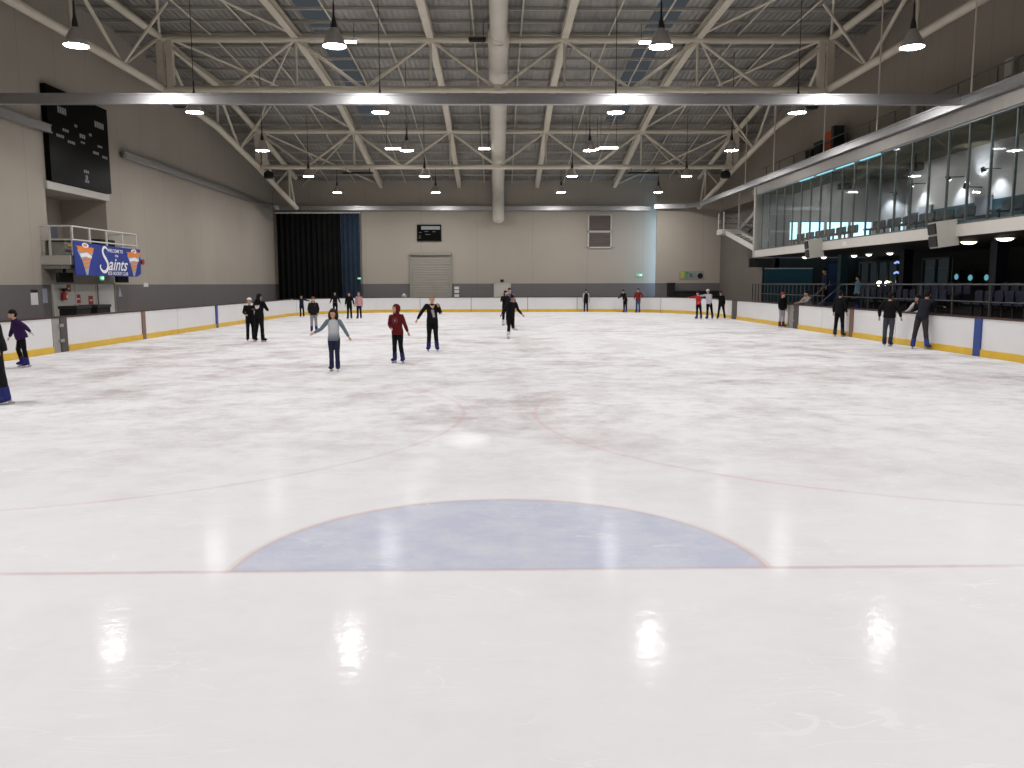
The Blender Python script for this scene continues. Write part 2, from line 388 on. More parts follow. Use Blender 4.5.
# ------------------------------------------------------------------ roof steel
TX = 14.2; NX = [-14.2, -8.52, -2.84, 2.84, 8.52, 14.2]; MX = [-11.36, -5.68, 0, 5.68, 11.36]
TR = ((36.2, 12.25, 10.2, 'middle'), (50.0, 10.95, 8.88, 'far'))
for Y, zt, zb, nm in TR:
    t = thing('roof_truss', f'cream tubular cross truss spanning the rink, {"nearer one with its ends above the scoreboard" if nm=="middle" else "farther one near the end wall"}', 'roof truss', (0, Y, zb))
    MB().tube([(-TX, Y, zt), (TX, Y, zt)], .15, 12).build('top_chord', M['steel'], t, True)
    MB().tube([(-TX, Y, zb), (TX, Y, zb)], .135, 12).build('bottom_chord', M['steel'], t, True)
    for x in (-TX, TX): MB().beam((x*.972, Y, zb), (x*.972, Y, zt), .26, .26).build('end_post', M['steel'], t)
    for i in range(5):
        for a in (NX[i], NX[i+1]): MB().tube([(a, Y, zt), (MX[i], Y, zb)], .075, 8).build('diagonal', M['steel'], t, True)
    for x in NX[1:5]: MB().tube([(x, Y+.05, zt), (x*1.0, Y+.05, zb)], .06, 8).build('hanger_post', M['steel'], t, True)
    MB().cbox(0, Y, zb+.05, .3, .3, .3).build('gusset', M['steel'], t)
for x in NX[1:5]:
    b = MB()
    yy = [20, 26, 32, 37, 40, 43, 46.5, 50, 53, 56, 61.4]
    for a, c in zip(yy, yy[1:]): b.ibeam((x, a, roofz(a)), (x, c, roofz(c)), .3, .34, .05)
    nm = {-8.52: 'outermost toward the scoreboard wall', -2.84: 'just on the scoreboard side of the duct', 2.84: 'just on the glass side of the duct', 8.52: 'outermost toward the glass box'}[x]
    tag(b.build('roof_beam', M['steel'], None, org=(x, 20, roofz(20))), f'cream lengthwise roof beam, {nm}', 'roof beam')
for sg, nm in ((-1, 'above the scoreboard wall'), (1, 'above the glass box and gantry')):
    X = sg*TX
    t = thing('side_truss', f'cream lengthwise edge truss {nm}', 'roof truss', (X, 21.4, 10.2))
    yy = [21.4, 28.8, 36.2, 39.5, 43.0, 46.5, 50, 54, 57, 59.0]
    ZT = lambda v: roofz(v)-.1; ZB = lambda v: roofz(v)-2.18
    MB().tube([(X, v, ZT(v)) for v in yy], .16, 10).build('top_chord', M['steel'], t, True)
    MB().tube([(X, v, ZB(v)) for v in yy], .16, 10).build('bottom_chord', M['steel'], t, True)
    tops = [21.4, 28.8, 36.2, 43.1, 50, 57.2]; bots = [25.1, 32.5, 39.7, 46.5, 53.6, 58.6]
    for i in range(6):
        MB().tube([(X, tops[i], ZT(tops[i])), (X, bots[i], ZB(bots[i]))], .075, 8).build('diagonal', M['steel'], t, True)
        if i < 5: MB().tube([(X, tops[i+1], ZT(tops[i+1])), (X, bots[i], ZB(bots[i]))], .075, 8).build('diagonal', M['steel'], t, True)
    for v in (36.2, 50): MB().beam((X, v, ZB(v)), (X, v, ZT(v)), .26, .26).build('post', M['steel'], t)
    for v in (28.8, 43.1, 57.2): MB().tube([(X, v, ZB(v)), (X, v, ZT(v))], .06, 8).build('post', M['steel'], t, True)
    for v in (32.5, 46.5): MB().tube([(X, v, ZB(v)), (sg*12.4, v, roofz(v)+.1)], .06, 8).build('knee_brace', M['steel'], t, True)
    k = 0
    for a, c, bay in ((21.4, 36.2, 'nearest'), (36.2, 50, 'second'), (50, 61.2, 'farthest')):
        for p, q, way in (((X, a), (sg*8.52, c), 'running inward'), ((sg*8.52, a), (X, c), 'running outward')):
            n = 6; pts = [(p[0]+(q[0]-p[0])*i/n, a+(c-a)*i/n, roofz(a+(c-a)*i/n)-.02) for i in range(n+1)]
            tag(MB().tube(pts, .055, 8).build('roof_brace', M['steel'], None, True, org=pts[0]),
                f'thin cream diagonal roof brace {way}, {bay} bay, {"scoreboard side" if sg < 0 else "glass side"}', 'roof brace')

# ventilation duct
t = thing('ventilation_duct', 'long pale round ventilation duct hung along the middle of the roof', 'duct', (0, 20, 11.5))
MB().tube([(.05, 20, 11.75), (.04, 33.6, 11.7)], .34, 20).build('near_pipe', M['duct'], t, True)
MB().tube([(.04, 33.3, 11.7), (.04, 33.6, 11.7), (.03, 37.0, 11.45), (.02, 50.0, 9.85), (0, 58, 9.1), (0, 60.3, 8.85)], [.35, .43, .43, .43, .43, .43], 20).build('main_pipe', M['duct'], t, True)
MB().tube([(0, 60.2, 8.9), (0, 60.75, 8.75), (0, 60.95, 8.3), (0, 60.95, 6.75)], .43, 20).build('drop_pipe', M['duct'], t, True)
MB().ell((0, 60.95, 6.72), (.43, .43, .36), 20, 8).build('end_cap', M['duct'], t, True)
for y, z, r in ((33.6, 11.7, .46), (37.0, 11.45, .45), (43.5, 10.65, .445), (50, 9.85, .445)):
    MB().lathe((.03, y, z), [(r, -.04), (r, .04)], 20, 'y').build('strap', M['steel'], t, True)

# ------------------------------------------------------------------ pendant lamps
def make_lamp(x, y):
    z = 8.1; zr = roofz(y)+.2
    t = thing('pendant_lamp', 'x', 'pendant lamp', (x, y, z))
    prof = [(.305, 0), (.295, .04), (.235, .20), (.15, .36), (.085, .46)]
    MB().lathe((x, y, z), prof + [(.075, .45), (.14, .35), (.225, .19), (.285, .035), (.305, 0)], 28).build('reflector', M['alu'], t, True)
    MB().lathe((x, y, z), [(.08, .45), (.075, .56), (.03, .78), (.022, 1.1)], 16, capb=True, capt=True).build('ballast', M['dark'], t, True)
    b = MB(); b.add([(x, y, z-.005)] + [(x+.285*math.cos(2*PI*k/28), y+.285*math.sin(2*PI*k/28), z+.012) for k in range(28)], [(0, 1+(k+1) % 28, 1+k) for k in range(28)])
    b.build('lens', M['lens'], t, fix=False)
    MB().tube([(x, y, z+1.0), (x, y, zr)], .013, 6).build('cable', M['dark'], t)
    return t
rown = ['added unseen fill row behind the camera', 'row right over the camera', 'row just ahead of the camera', 'first row in view', 'second row in view', 'third row in view', 'fourth row in view', 'last row by the end wall']
coln = ['outer one, scoreboard side', 'inner one, scoreboard side', 'inner one, glass side', 'outer one, glass side']
for r, y in enumerate((-3.9, 4.7, 13.35, 22.2, 30.5, 39.0, 48.2, 56.6)):  # first row is unseen, added to brighten the near ice
    for c, x in enumerate((-10.85, -4.22, 4.25, 10.85)):
        make_lamp(x, y)['label'] = f'lit aluminium bell pendant lamp, {coln[c]}, {rown[r]}'

# fluorescent battens
def batten(x0, x1, y, z, lab, lit=True, zr=None):
    t = thing('batten_light', lab, 'batten light', ((x0+x1)/2, y, z))
    MB().box(x0, x1, y-.11, y+.11, z, z+.07).build('housing', M['white'] if lit else M['dark'], t)
    for dy in (-.065, .065): MB().tube([(x0+.02, y+dy, z-.035), (x1-.02, y+dy, z-.035)], .045, 8).build('tube', M['tube'] if lit else M['dark'], t, True)
    for x in (x0+.1, x1-.1): MB().tube([(x, y, z+.07), (x, y, roofz(y)+.3)], .012, 6).build('drop_rod', M['dark'], t)
batten(-7.0, -5.85, 35.6, 12.0, 'lit fluorescent batten just beside the first row inner lamp, scoreboard side')
batten(5.9, 7.05, 35.6, 12.0, 'lit fluorescent batten just beside the first row inner lamp, glass side')
batten(-1.2, -.48, 35.4, 12.0, 'unlit dark batten below the nearer truss beside the duct', False)
batten(-6.5, -5.1, 48.6, 9.75, 'lit twin tube batten beside the third row inner lamp, scoreboard side')
batten(-1.12, -.45, 48.6, 9.75, 'lit short twin tube batten close beside the ventilation duct')
batten(5.0, 5.85, 48.8, 9.75, 'lit twin tube batten tight beside the third row inner lamp, glass side')
batten(5.8, 6.9, 48.3, 9.75, 'lit twin tube batten, outer of two on the glass side of the duct')
for x0, x1, nm in ((-9.2, -7.4, 'scoreboard'), (7.7, 9.5, 'glass')):
    t = thing('radiant_heater', f'dark slim bar fitting hung under the farther truss, {nm} side', 'heater', ((x0+x1)/2, 49.8, 8.5))
    MB().box(x0, x1, 49.72, 49.88, 8.47, 8.55).build('bar', M['black'], t)
    for x in (x0+.2, x1-.2): MB().tube([(x, 49.8, 8.55), (x, 49.8, 8.78)], .02, 6).build('hanger', M['dark'], t)
# black loudspeakers on the truss ends
for x, y, z, nm in ((-13.5, 36.2, 9.66, 'nearer truss end, scoreboard side'), (13.5, 36.2, 9.62, 'nearer truss end, glass side'), (-13.6, 50, 8.42, 'farther truss end, scoreboard side'), (13.6, 50, 8.42, 'farther truss end, glass side')):
    t = thing('ceiling_loudspeaker', f'black round loudspeaker hung below the {nm}', 'loudspeaker', (x, y, z))
    MB().lathe((x, y, z), [(.16, .22), (.28, .12), (.30, -.1), (.22, -.2)], 18, capb=True, capt=True).build('horn_body', M['black'], t, True)
    MB().tube([(x, y, z+.2), (x, y, z+.42)], .025, 8).build('bracket', M['dark'], t)

# ------------------------------------------------------------------ silver curtain track round the hall
def track(name, pts, lab, hang=()):
    t = thing(name, lab, 'curtain track', pts[0])
    b = MB()
    for p, q in zip(pts, pts[1:]):
        b.beam(p, q, .10, .30)
        d = (Vector(q)-Vector(p)).normalized(); u = Vector((-d.y, d.x, 0))
        b.beam(Vector(p)+Vector((0, 0, -.13)), Vector(q)+Vector((0, 0, -.13)), .2, .05).beam(Vector(p)+Vector((0, 0, .13)), Vector(q)+Vector((0, 0, .13)), .16, .05)
    b.build('rail', M['galv'], t)
    for h in hang: MB().tube([h[:3], (h[0], h[1], h[3])], .03, 6).build('hanger', M['steel'], t)
    return t
track('curtain_track', [(-16.4, 25.35, 7.46), (13.95, 25.35, 7.46)], 'silver track spanning right across the rink in front of the trusses', [(-8.5, 25.35, 7.5, 12.3), (8.5, 25.35, 7.5, 12.3)][:0])
track('curtain_track', [(-16.3, 20.0, 7.62), (-16.3, 31.0, 7.62)], 'silver track on the scoreboard wall, ending at the scoreboard')
track('curtain_track', [(-16.3, 36.9, 7.62), (-16.3, 60.9, 7.55), (-16.0, 61.2, 7.5)], 'silver track on the wall beyond the scoreboard toward the far corner')
pts = [(-16.0, 61.2, 7.5), (11.2, 61.2, 7.45)] 
track('curtain_track', pts, 'silver track along the end wall above the display and roller door')
track('curtain_track', [(11.2, 59.75, 7.45), (13.4, 59.4, 7.45), (14.0, 57.5, 7.42), (14.0, 20.0, 7.38)], 'silver track along the gantry edge above the glass box',
      [(14.0, y, 7.5, roofz(y)-.2) for y in (24.9, 31.0, 36.0)] + [(14.0, y, 7.5, roofz(y)-.2) for y in (42.5, 47.3)])

# ------------------------------------------------------------------ dasher boards
def bpath(s):
    """arc length along the boards -> point and outward normal; s = 0 at the left side y 14"""
    L1 = Y1-RC-14.; A = PI/2*RC; L2 = 2*(HW-RC)
    if s <= L1: return (-HW, 14+s), (-1, 0)
    s -= L1
    if s <= A: a = PI-s/RC; n = (math.cos(a), math.sin(a)); return (-HW+RC+RC*n[0], Y1-RC+RC*n[1]), n
    s -= A
    if s <= L2: return (-HW+RC+s, Y1), (0, 1)
    s -= L2
    if s <= A: a = PI/2-s/RC; n = (math.cos(a), math.sin(a)); return (HW-RC+RC*n[0], Y1-RC+RC*n[1]), n
    s -= A; return (HW, Y1-RC-s), (1, 0)
L1 = Y1-RC-14.; AR = PI/2*RC; L2 = 2*(HW-RC); SR = L1+2*AR+L2
sl = lambda y: y-14.; srt = lambda y: SR + (Y1-RC-y)
def sweep(b, s0, s1, n0, n1, z0, z1):
    curved = not (s1 <= L1 or s0 >= SR or (s0 >= L1+AR and s1 <= L1+AR+L2))
    n = max(1, int((s1-s0)/.5)) if curved else 1
    vs = []
    for i in range(n+1):
        p, m = bpath(s0+(s1-s0)*i/n)
        for a, z in ((n0, z0), (n1, z0), (n1, z1), (n0, z1)): vs.append((p[0]+m[0]*a, p[1]+m[1]*a, z))
    fs = [(0, 1, 2, 3), tuple(n*4+k for k in (3, 2, 1, 0))]
    for i in range(n):
        for k in range(4): fs.append((i*4+k, i*4+4+k, i*4+4+(k+1) % 4, i*4+(k+1) % 4))
    return b.add(vs, fs)
def board(s0, s1, lab, lines=()):
    p, m = bpath((s0+s1)/2); t = thing('dasher_board', lab, 'rink board', (p[0], p[1], 0))
    g = .02
    sweep(MB(), s0+g, s1-g, 0, .07, 0, 1.02).build('panel', M['board'], t)
    sweep(MB(), s0+g, s1-g, -.03, .01, .005, .19).build('kick_plate', M['kick'], t)
    sweep(MB(), s0, s1, -.02, .14, 1.02, 1.065).build('cap_rail', M['cap'], t)
    for a, w, m_ in lines: sweep(MB(), a-w/2, a+w/2, -.045, 0, .0, 1.02).build('line_marking', M[m_], t)
def gate(s0, s1, lab, split=.55):
    p, m = bpath((s0+s1)/2); t = thing('rink_gate', lab, 'rink gate', (p[0], p[1], 0)); c = s0+(s1-s0)*split
    sweep(MB(), s0, c-.01, -.005, .07, .0, 1.02).build('leaf', M['gategrey'], t)
    sweep(MB(), c+.01, s1, -.02, .1, 0, 1.02).build('post', M['gatedark'], t)
    for z in (.3, .75): sweep(MB(), c-.06, c+.16, -.045, -.02, z, z+.09).build('hinge', M['galv'], t)
    sweep(MB(), s0, s1, -.02, .14, 1.02, 1.065).build('cap_rail', M['cap'], t)
board(sl(14), sl(24.2), 'white rink board with yellow kick strip, beside the child in purple')
gate(sl(24.2), sl(25.0), 'grey and dark rink gate in the boards below the balcony', .5)
board(sl(25.0), sl(33.6), 'white rink board below the balcony, marked by a faded red line', [(sl(30.35), .26, 'brown')])
board(sl(33.6), sl(42.0), 'white rink board past the balcony, marked by a blue line', [(sl(38.2), .26, 'blue')])
board(sl(42.0), L1+AR*.15, 'white rink board beyond the blue line, behind the two hugging skaters')
board(L1+AR*.15, L1+AR, 'curved white rink board in the corner in front of the black drapes')
e0 = L1+AR
board(e0, e0+3.6, 'white rink board at the far end in front of the roller door')
board(e0+3.6, e0+7.6, 'white rink board at the far end below the pale end door')
board(e0+7.6, e0+L2, 'white rink board at the far end below the wall vents')
board(e0+L2, e0+L2+AR*.52, 'curved white rink board in the far corner below the exit sign')
board(e0+L2+AR*.52, srt(45.9), 'curved white rink board behind the three skaters in line')
gate(srt(45.9), srt(44.9), 'dark rink gate just past the three skaters in line', .1)
board(srt(44.9), srt(36.9), 'white rink board between the two gates below the glass box')
gate(srt(36.9), srt(35.6), 'grey and dark rink gate beside the skater with red hat', .55)
board(srt(35.6), srt(33.0), 'short white rink board beside the gate with leaning onlooker')
board(srt(33.0), srt(26.8), 'white rink board below the glass box, marked by a faded red line', [(srt(30.15), .28, 'brown')])
board(srt(26.8), srt(14), 'white rink board behind the leaning skater, marked by a bright blue line', [(srt(22.1), .32, 'blue')])

# ------------------------------------------------------------------ left wall: scoreboard, balcony, banner
LX = lambda d=0.: WL+d                        # plane of the left wall, d outward into the hall
def lw(u, v, d): return (WL+d, u, v)          # u = y, v = z
t = thing('scoreboard', 'big glossy black scoreboard high on the side wall above the balcony', 'scoreboard', (WL, 33.5, 7.5))
MB().box(WL+.02, WL+.22, 31.2, 35.85, 5.78, 9.2).build('cabinet', M['score'], t)
U0, V0, DU, DV = 31.2, 9.2, 4.65, 3.42
def bar(b, u, v, w, h): b.box(WL+.221, WL+.226, U0+DU*(u-w/2), U0+DU*(u+w/2), V0-DV*(v+h/2), V0-DV*(v-h/2))
for u, v, w, h in ((.22, .22, .14, .07), (.84, .22, .17, .07), (.26, .42, .10, .03), (.43, .33, .05, .03), (.53, .42, .10, .045), (.67, .37, .05, .03), (.53, .49, .08, .02), (.17, .50, .12, .03), (.34, .53, .12, .03), (.83, .47, .09, .025), (.75, .56, .11, .03), (.91, .58, .10, .03), (.56, .81, .09, .03), (.56, .875, .04, .05), (.56, .92, .075, .03)):
    b = MB(); n = max(2, int(w/.03)); 
    for i in range(n): bar(b, u-w/2+w*(i+.5)/n, v, w/n*.72, h)
    b.build('caption', M['plate'], t)
struct(MB().box(WL, WL+.12, 31.05, 35.85, 5.48, 5.76).build('trim_1', M['cream']), 'pale ledge between scoreboard and balcony niche')
# balcony
BX = -15.45
t = thing('balcony', 'small railed balcony in the side wall below the scoreboard', 'balcony', (WL, 33.2, 3.0))
MB().box(WL, BX, 30.5, 36.0, 2.72, 3.05).build('slab', M['cream'], t)
MB().box(WL, BX-.1, 30.6, 35.9, 2.58, 2.72).build('fascia', M['gategrey'], t)
rl = MB()
for z in (4.1, 3.62): rl.tube([(WL, 30.62, z), (BX+.05, 30.62, z), (BX+.05, 35.9, z), (WL, 35.9, z)], .03, 8)
rl.build('rail', M['white'], t, True)
for p in [(BX+.05, y) for y in (30.62, 31.9, 33.25, 34.6, 35.9)] + [(BX-.75, 30.62)]: MB().beam((*p, 3.05), (*p, 4.1), .06, .06).build('baluster', M['white'], t)
t = thing('equipment_case', 'dark low case standing on the balcony floor behind the near rail', 'case', (-16.1, 31.3, 3.05))
MB().box(-16.4, -15.8, 30.85, 31.8, 3.05, 3.55).build('case_box', M['gategrey'], t); MB().box(-16.42, -15.78, 30.83, 31.82, 3.55, 3.66).build('lid', M['black'], t); MB().box(-15.79, -15.77, 31.0, 31.5, 3.4, 3.47).build('tape', M['kick'], t)
tag(MB().box(-16.0, -15.65, 33.3, 34.5, 3.05, 3.78).build('monitor_desk', M['black'], org=(-15.8, 33.9, 3.05)), 'black box on the balcony floor showing above the banner', 'box')
tag(MB().box(WL-1.88, WL-1.86, 34.7, 35.3, 3.6, 4.4).box(WL-1.89, WL-1.88, 34.66, 35.34, 3.56, 4.44).build('wall_chart', pm('chart_lilac', (.2, .2, .26), .7), org=(WL-1.9, 35, 4)), 'greyish lilac chart on the back wall of the balcony niche', 'chart')

# banner with lettering
NB = 40; by0, by1, bz0, bz1 = 30.55, 36.1, 2.34, 3.58
def bwave(u): return .03*math.sin(u*5.)+.015*math.sin(u*13+1)
def bpos(u, v, d):                            # u 0..1 along the banner, v 0..1 up
    yy = by0+(by1-by0)*u; zt = bz1-.1*u-.03*math.sin(u*PI); zb = bz0-.02*u+(.13*max(0, (u-.93)/.07))
    return (BX+.11+bwave(u)*(1.2-v), yy, zb+(zt-zb)*v+d*0) if d == 0 else (BX+.11+bwave(u)*(1.2-v)+d, yy, zb+(zt-zb)*v)
bn = thing('club_banner', 'blue club banner lettered in white hung over the balcony rail', 'banner', (BX, 33.3, 2.3))
b = MB()
vs = [bpos(i/NB, j/6, e) for e in (-.012, .012) for i in range(NB+1) for j in range(7)]
q = lambda e, i, j: e*(NB+1)*7+i*7+j
fs = [(q(e, i, j), q(e, i+1, j), q(e, i+1, j+1), q(e, i, j+1)) for e in (0, 1) for i in range(NB) for j in range(6)]
for i in range(NB): fs += [(q(0, i, 0), q(0, i+1, 0), q(1, i+1, 0), q(1, i, 0)), (q(0, i, 6), q(0, i+1, 6), q(1, i+1, 6), q(1, i, 6))]
for j in range(6): fs += [(q(0, 0, j), q(0, 0, j+1), q(1, 0, j+1), q(1, 0, j)), (q(0, NB, j), q(0, NB, j+1), q(1, NB, j+1), q(1, NB, j))]
b.add(vs, fs).build('cloth', M['banner'], bn, True)
DG = None
def text_mesh(txt, shear=0., off=0.):
    cu = bpy.data.curves.new('lettering', 'FONT'); cu.body = txt; cu.size = 1; cu.align_x = 'CENTER'; cu.align_y = 'CENTER'; cu.shear = shear; cu.extrude = .0; cu.offset = off
    ob = bpy.data.objects.new('lettering', cu); COL.objects.link(ob); bpy.context.view_layer.update()
    me = bpy.data.meshes.new_from_object(ob.evaluated_get(bpy.context.evaluated_depsgraph_get()))
    vs = [tuple(v.co) for v in me.vertices]; fs = [tuple(p.vertices) for p in me.polygons]
    bpy.data.objects.remove(ob); bpy.data.meshes.remove(me); return vs, fs
def on_banner(vs, fs, cu, cv, w, h, d=.02):
    """place flat text, scaled to w x h (banner fractions), centred at cu, cv on the cloth"""
    xs = [v[0] for v in vs]; zs = [v[1] for v in vs]; x0, x1, z0, z1 = min(xs), max(xs), min(zs), max(zs)
    b = MB(); b.add([bpos(cu+((v[0]-x0)/(x1-x0)-.5)*w, cv+((v[1]-z0)/(z1-z0)-.5)*h, d) for v in vs], fs); return b
on_banner(*text_mesh('WELCOME TO', 0, .02), .58, .855, .25, .115).build('lettering', M['bwhite'], bn, fix=False)
on_banner(*text_mesh('the', .2, .02), .595, .70, .05, .09).build('lettering', M['bwhite'], bn, fix=False)
on_banner(*text_mesh('aints', .45, .012), .615, .39, .335, .40).build('lettering', M['bwhite'], bn, fix=False)
on_banner(*text_mesh('ICE HOCKEY CLUB', 0, .02), .61, .095, .34, .115).build('lettering', M['bwhite'], bn, fix=False)
# the big brush-script S: a ribbon of varying width
cp = [(.455, .86), (.44, .93), (.405, .93), (.385, .82), (.395, .68), (.425, .54), (.445, .40), (.435, .24), (.40, .14), (.36, .16), (.335, .27), (.345, .36)]
def catmull(P, n=6):
    out = []
    for i in range(len(P)-1):
        p0, p1, p2, p3 = P[max(i-1, 0)], P[i], P[i+1], P[min(i+2, len(P)-1)]
        for k in range(n):
            t = k/n; out.append(tuple(.5*((2*p1[j])+(-p0[j]+p2[j])*t+(2*p0[j]-5*p1[j]+4*p2[j]-p3[j])*t*t+(-p0[j]+3*p1[j]-3*p2[j]+p3[j])*t**3) for j in (0, 1)))
    return out+[P[-1]]
c = catmull(cp); b = MB(); vs = []
for i, p in enumerate(c):
    a, d = c[max(i-1, 0)], c[min(i+1, len(c)-1)]; tx, ty = (d[0]-a[0])*4.5, (d[1]-a[1]); L = math.hypot(tx, ty) or 1
    w = .018+.042*math.sin(PI*min(1, i/(len(c)-1)))**.8
    nx, ny = -ty/L*w/4.5, tx/L*w
    vs += [bpos(p[0]+nx, p[1]+ny, .024), bpos(p[0]-nx, p[1]-ny, .024)]
b.add(vs, [(2*i, 2*i+1, 2*i+3, 2*i+2) for i in range(len(c)-1)]).build('lettering', M['bwhite'], bn, fix=False)
for cu in (.145, .882):                        # spinning-cone emblem with a ring above it, both ends
    def poly(pts, m, d): MB().add([bpos(cu+u*.18, .49+v*1.05, d) for u, v in pts], [tuple(range(len(pts)))]).build('emblem', M[m], bn, fix=False)
    poly([(-.62, .26), (.62, .26), (.30, -.06), (.06, -.45), (-.06, -.45), (-.30, -.06)], 'bgrey', .020)
    poly([(-.66, .36), (.66, .36), (.52, .20), (-.46, .20)], 'borange', .026)
    poly([(-.45, .14), (.10, .20), (.46, .10), (.38, .02), (0, .08), (-.36, .04)], 'bwhite', .027)
    for v, w in ((.02, .36), (-.09, .27), (-.20, .18)): poly([(-w, v-.03), (w*.9, v+.04), (w, v-.02), (-w*.8, v-.09)], 'borange', .029)
    poly([(math.cos(a)*.26, .40+math.sin(a)*.07) for a in [2*PI*k/16 for k in range(16)]], 'bwhite', .028)
    poly([(math.cos(a)*.15, .40+math.sin(a)*.035) for a in [2*PI*k/16 for k in range(16)]], 'borange', .031)
# things under and beside the balcony
for y, lab in ((31.0, 'black monitor hung under the balcony at its near end'), (35.6, 'black monitor hung under the balcony at its far end')):
    x = -15.95; t = thing('hanging_monitor', lab, 'monitor', (x, y, 2.3))
    MB().beam((x, y, 2.42), (x, y, 2.62), .08, .08).build('bracket', M['black'], t)
    MB().box(x-.06, x+.06, y-.5, y+.5, 2.08, 2.44).build('case', M['black'], t); MB().box(x+.06, x+.065, y-.46, y+.46, 2.11, 2.41).build('screen', M['score'], t)
t = thing('alarm_horn', 'red and black alarm horn at the far end of the banner', 'alarm', (-15.45, 36.4, 2.9))
MB().box(-15.75, -15.5, 36.25, 36.5, 2.8, 3.1).build('horn_box', M['black'], t); MB().lathe((-15.5, 36.38, 2.96), [(.06, 0), (.13, .16)], 14, 'x', capt=True).build('horn_bell', M['red'], t, True)
MB().tube([(WL, 36.38, 2.95), (-15.7, 36.38, 2.95)], .03, 8).build('arm', M['black'], t)
def exit_sign(loc, ax, lab, k=1.):
    x, y, z = loc; t = thing('exit_sign', lab, 'exit sign', loc)
    f = (lambda u, v, d: (x+d, y+u*k, z+v*k)) if ax == 'x' else (lambda u, v, d: (x+u*k, y-d, z+v*k))
    R = lambda a, b_, c, d: [(a, c), (b_, c), (b_, d), (a, d)]
    MB().prism(R(-.27, .27, -.14, .14), f, 0, .06).build('case', M['white'], t)
    MB().prism(R(-.25, .25, -.12, .12), f, .06, .066).build('green_face', M['exitg'], t)
    b = MB(); b.prism(R(.06, .2, -.08, .08), f, .066, .07).prism([(-.04, .0), (-.2, .03), (-.2, -.03)], f, .066, .07)
    b.prism([(-.02+.03*math.cos(a), .07+.03*math.sin(a)) for a in [k*PI/4 for k in range(8)]], f, .066, .07).prism([(-.03, .04), (.0, .04), (.02, -.02), (.05, -.09), (.02, -.09), (-.01, -.03), (-.06, -.08), (-.08, -.06), (-.03, -.01)], f, .066, .07)
    b.build('running_figure', M['exitw'], t)
    return t
exit_sign((WL+.02, 34.5, 2.27), 'x', 'lit green exit sign on the wall under the balcony', .75)
exit_sign((10.5, WF-.01, 2.6), 'y', 'lit green exit sign on the end wall beside the blue daylight strip', .85)
exit_sign((-10.25, 61.0, 2.4), 'y', 'tiny lit green exit sign over the blue tinted drape end', .5)
# doors and notices on the left wall
d1 = struct(MB().box(WL+.0, WL+.05, 30.7, 34.0, 0, 2.02).build('door_1', M['cream']), 'pale double doors with red notices under the balcony')
for y in (30.7, 32.3, 33.95): MB().box(WL+.05, WL+.08, y, y+.05, 0, 2.02).build('door_frame', M['white'], d1)
for y in (32.15, 32.5): MB().tube([(WL+.1, y, .95), (WL+.1, y, 1.25)], .02, 6).build('door_handle', M['galv'], d1)
d2 = struct(MB().box(WL+.0, WL+.05, 34.1, 35.6, 0, 2.02).build('door_2', M['white']), 'pale door under the far half of the balcony')
for y in (34.08, 35.57): MB().box(WL+.05, WL+.09, y, y+.05, 0, 2.05).build('door_frame', M['gategrey'], d2)
for y, z, lab in ((32.5, 1.45, 'middle red notice on the pale double doors'), (33.5, 1.38, 'red notice on the pale doors nearest the single door'), (31.85, 1.86, 'small red notice high on the pale double doors')):
    s = .8 if z > 1.5 else 1.
    t = thing('safety_notice', lab, 'notice', (WL+.06, y, z)); MB().box(WL+.051, WL+.066, y-.17*s, y+.17*s, z-.17*s, z+.17*s).build('plate', M['red'], t); MB().box(WL+.066, WL+.069, y-.11*s, y+.11*s, z-.03, z+.02).build('print', M['paper'], t)
t = thing('fire_extinguisher', 'red fire extinguisher with black head on the pale doors', 'fire extinguisher', (WL+.16, 31.3, 1.42))
MB().lathe((WL+.16, 31.3, 1.42), [(.08, 0), (.1, .02), (.1, .26), (.05, .32), (.03, .36)], 14, capb=True, capt=True).build('cylinder_tank', M['red'], t, True)
MB().box(WL+.12, WL+.22, 31.22, 31.38, 1.76, 1.87).build('valve', M['black'], t)
MB().box(WL+.255, WL+.265, 31.26, 31.34, 1.5, 1.6).build('sticker', M['paper'], t)
for y, z, w, lab in ((29.55, 1.55, .45, 'white notice with dark heading on the grey band near the doors'), (30.25, 1.6, .3, 'faint pale notice on the grey band beside the dark headed one'), (36.2, 1.68, .32, 'pale triangular paper on the grey band past the doors'), (38.9, 1.98, .5, 'small pale plate on the wall past the banner')):
    t = thing('wall_notice', lab, 'notice', (WL+.01, y, z))
    if 'triang' in lab: MB().prism([(-w/2, -.2), (w/2, -.2), (0, .25)], lambda u, v, d: (WL+d, y+u, z+v), 0, .015).build('sheet', M['bgrey'], t)
    else:
        h = .09 if 'plate' in lab else .26
        MB().box(WL+.002, WL+.015, y-w/2, y+w/2, z-h, z+h).build('sheet', M['paper'] if 'faint' not in lab else M['bgrey'], t)
        if 'dark' in lab[:30]: MB().box(WL+.015, WL+.02, y-w/2, y+w/2, z+.17, z+.27).build('heading', M['black'], t)
for y, lab in ((29.4, 'black storage box top behind the gate, nearer of two'), (30.9, 'black storage box top behind the gate, farther of two')):
    t = thing('storage_box', lab, 'box', (-15.0, y, -.03)); MB().box(-15.3, -14.7, y-.5, y+.5, -.03, 1.16).build('tub', M['black'], t); MB().box(-15.33, -14.67, y-.53, y+.53, 1.16, 1.26).build('lid', M['dark'], t)

for o in list(COL.objects):
    if o.parent is None and o.name.split('.')[0] in ('scoreboard', 'trim_1', 'balcony', 'equipment_case', 'monitor_desk', 'wall_chart', 'club_banner', 'hanging_monitor', 'alarm_horn'): o.location.y -= .33

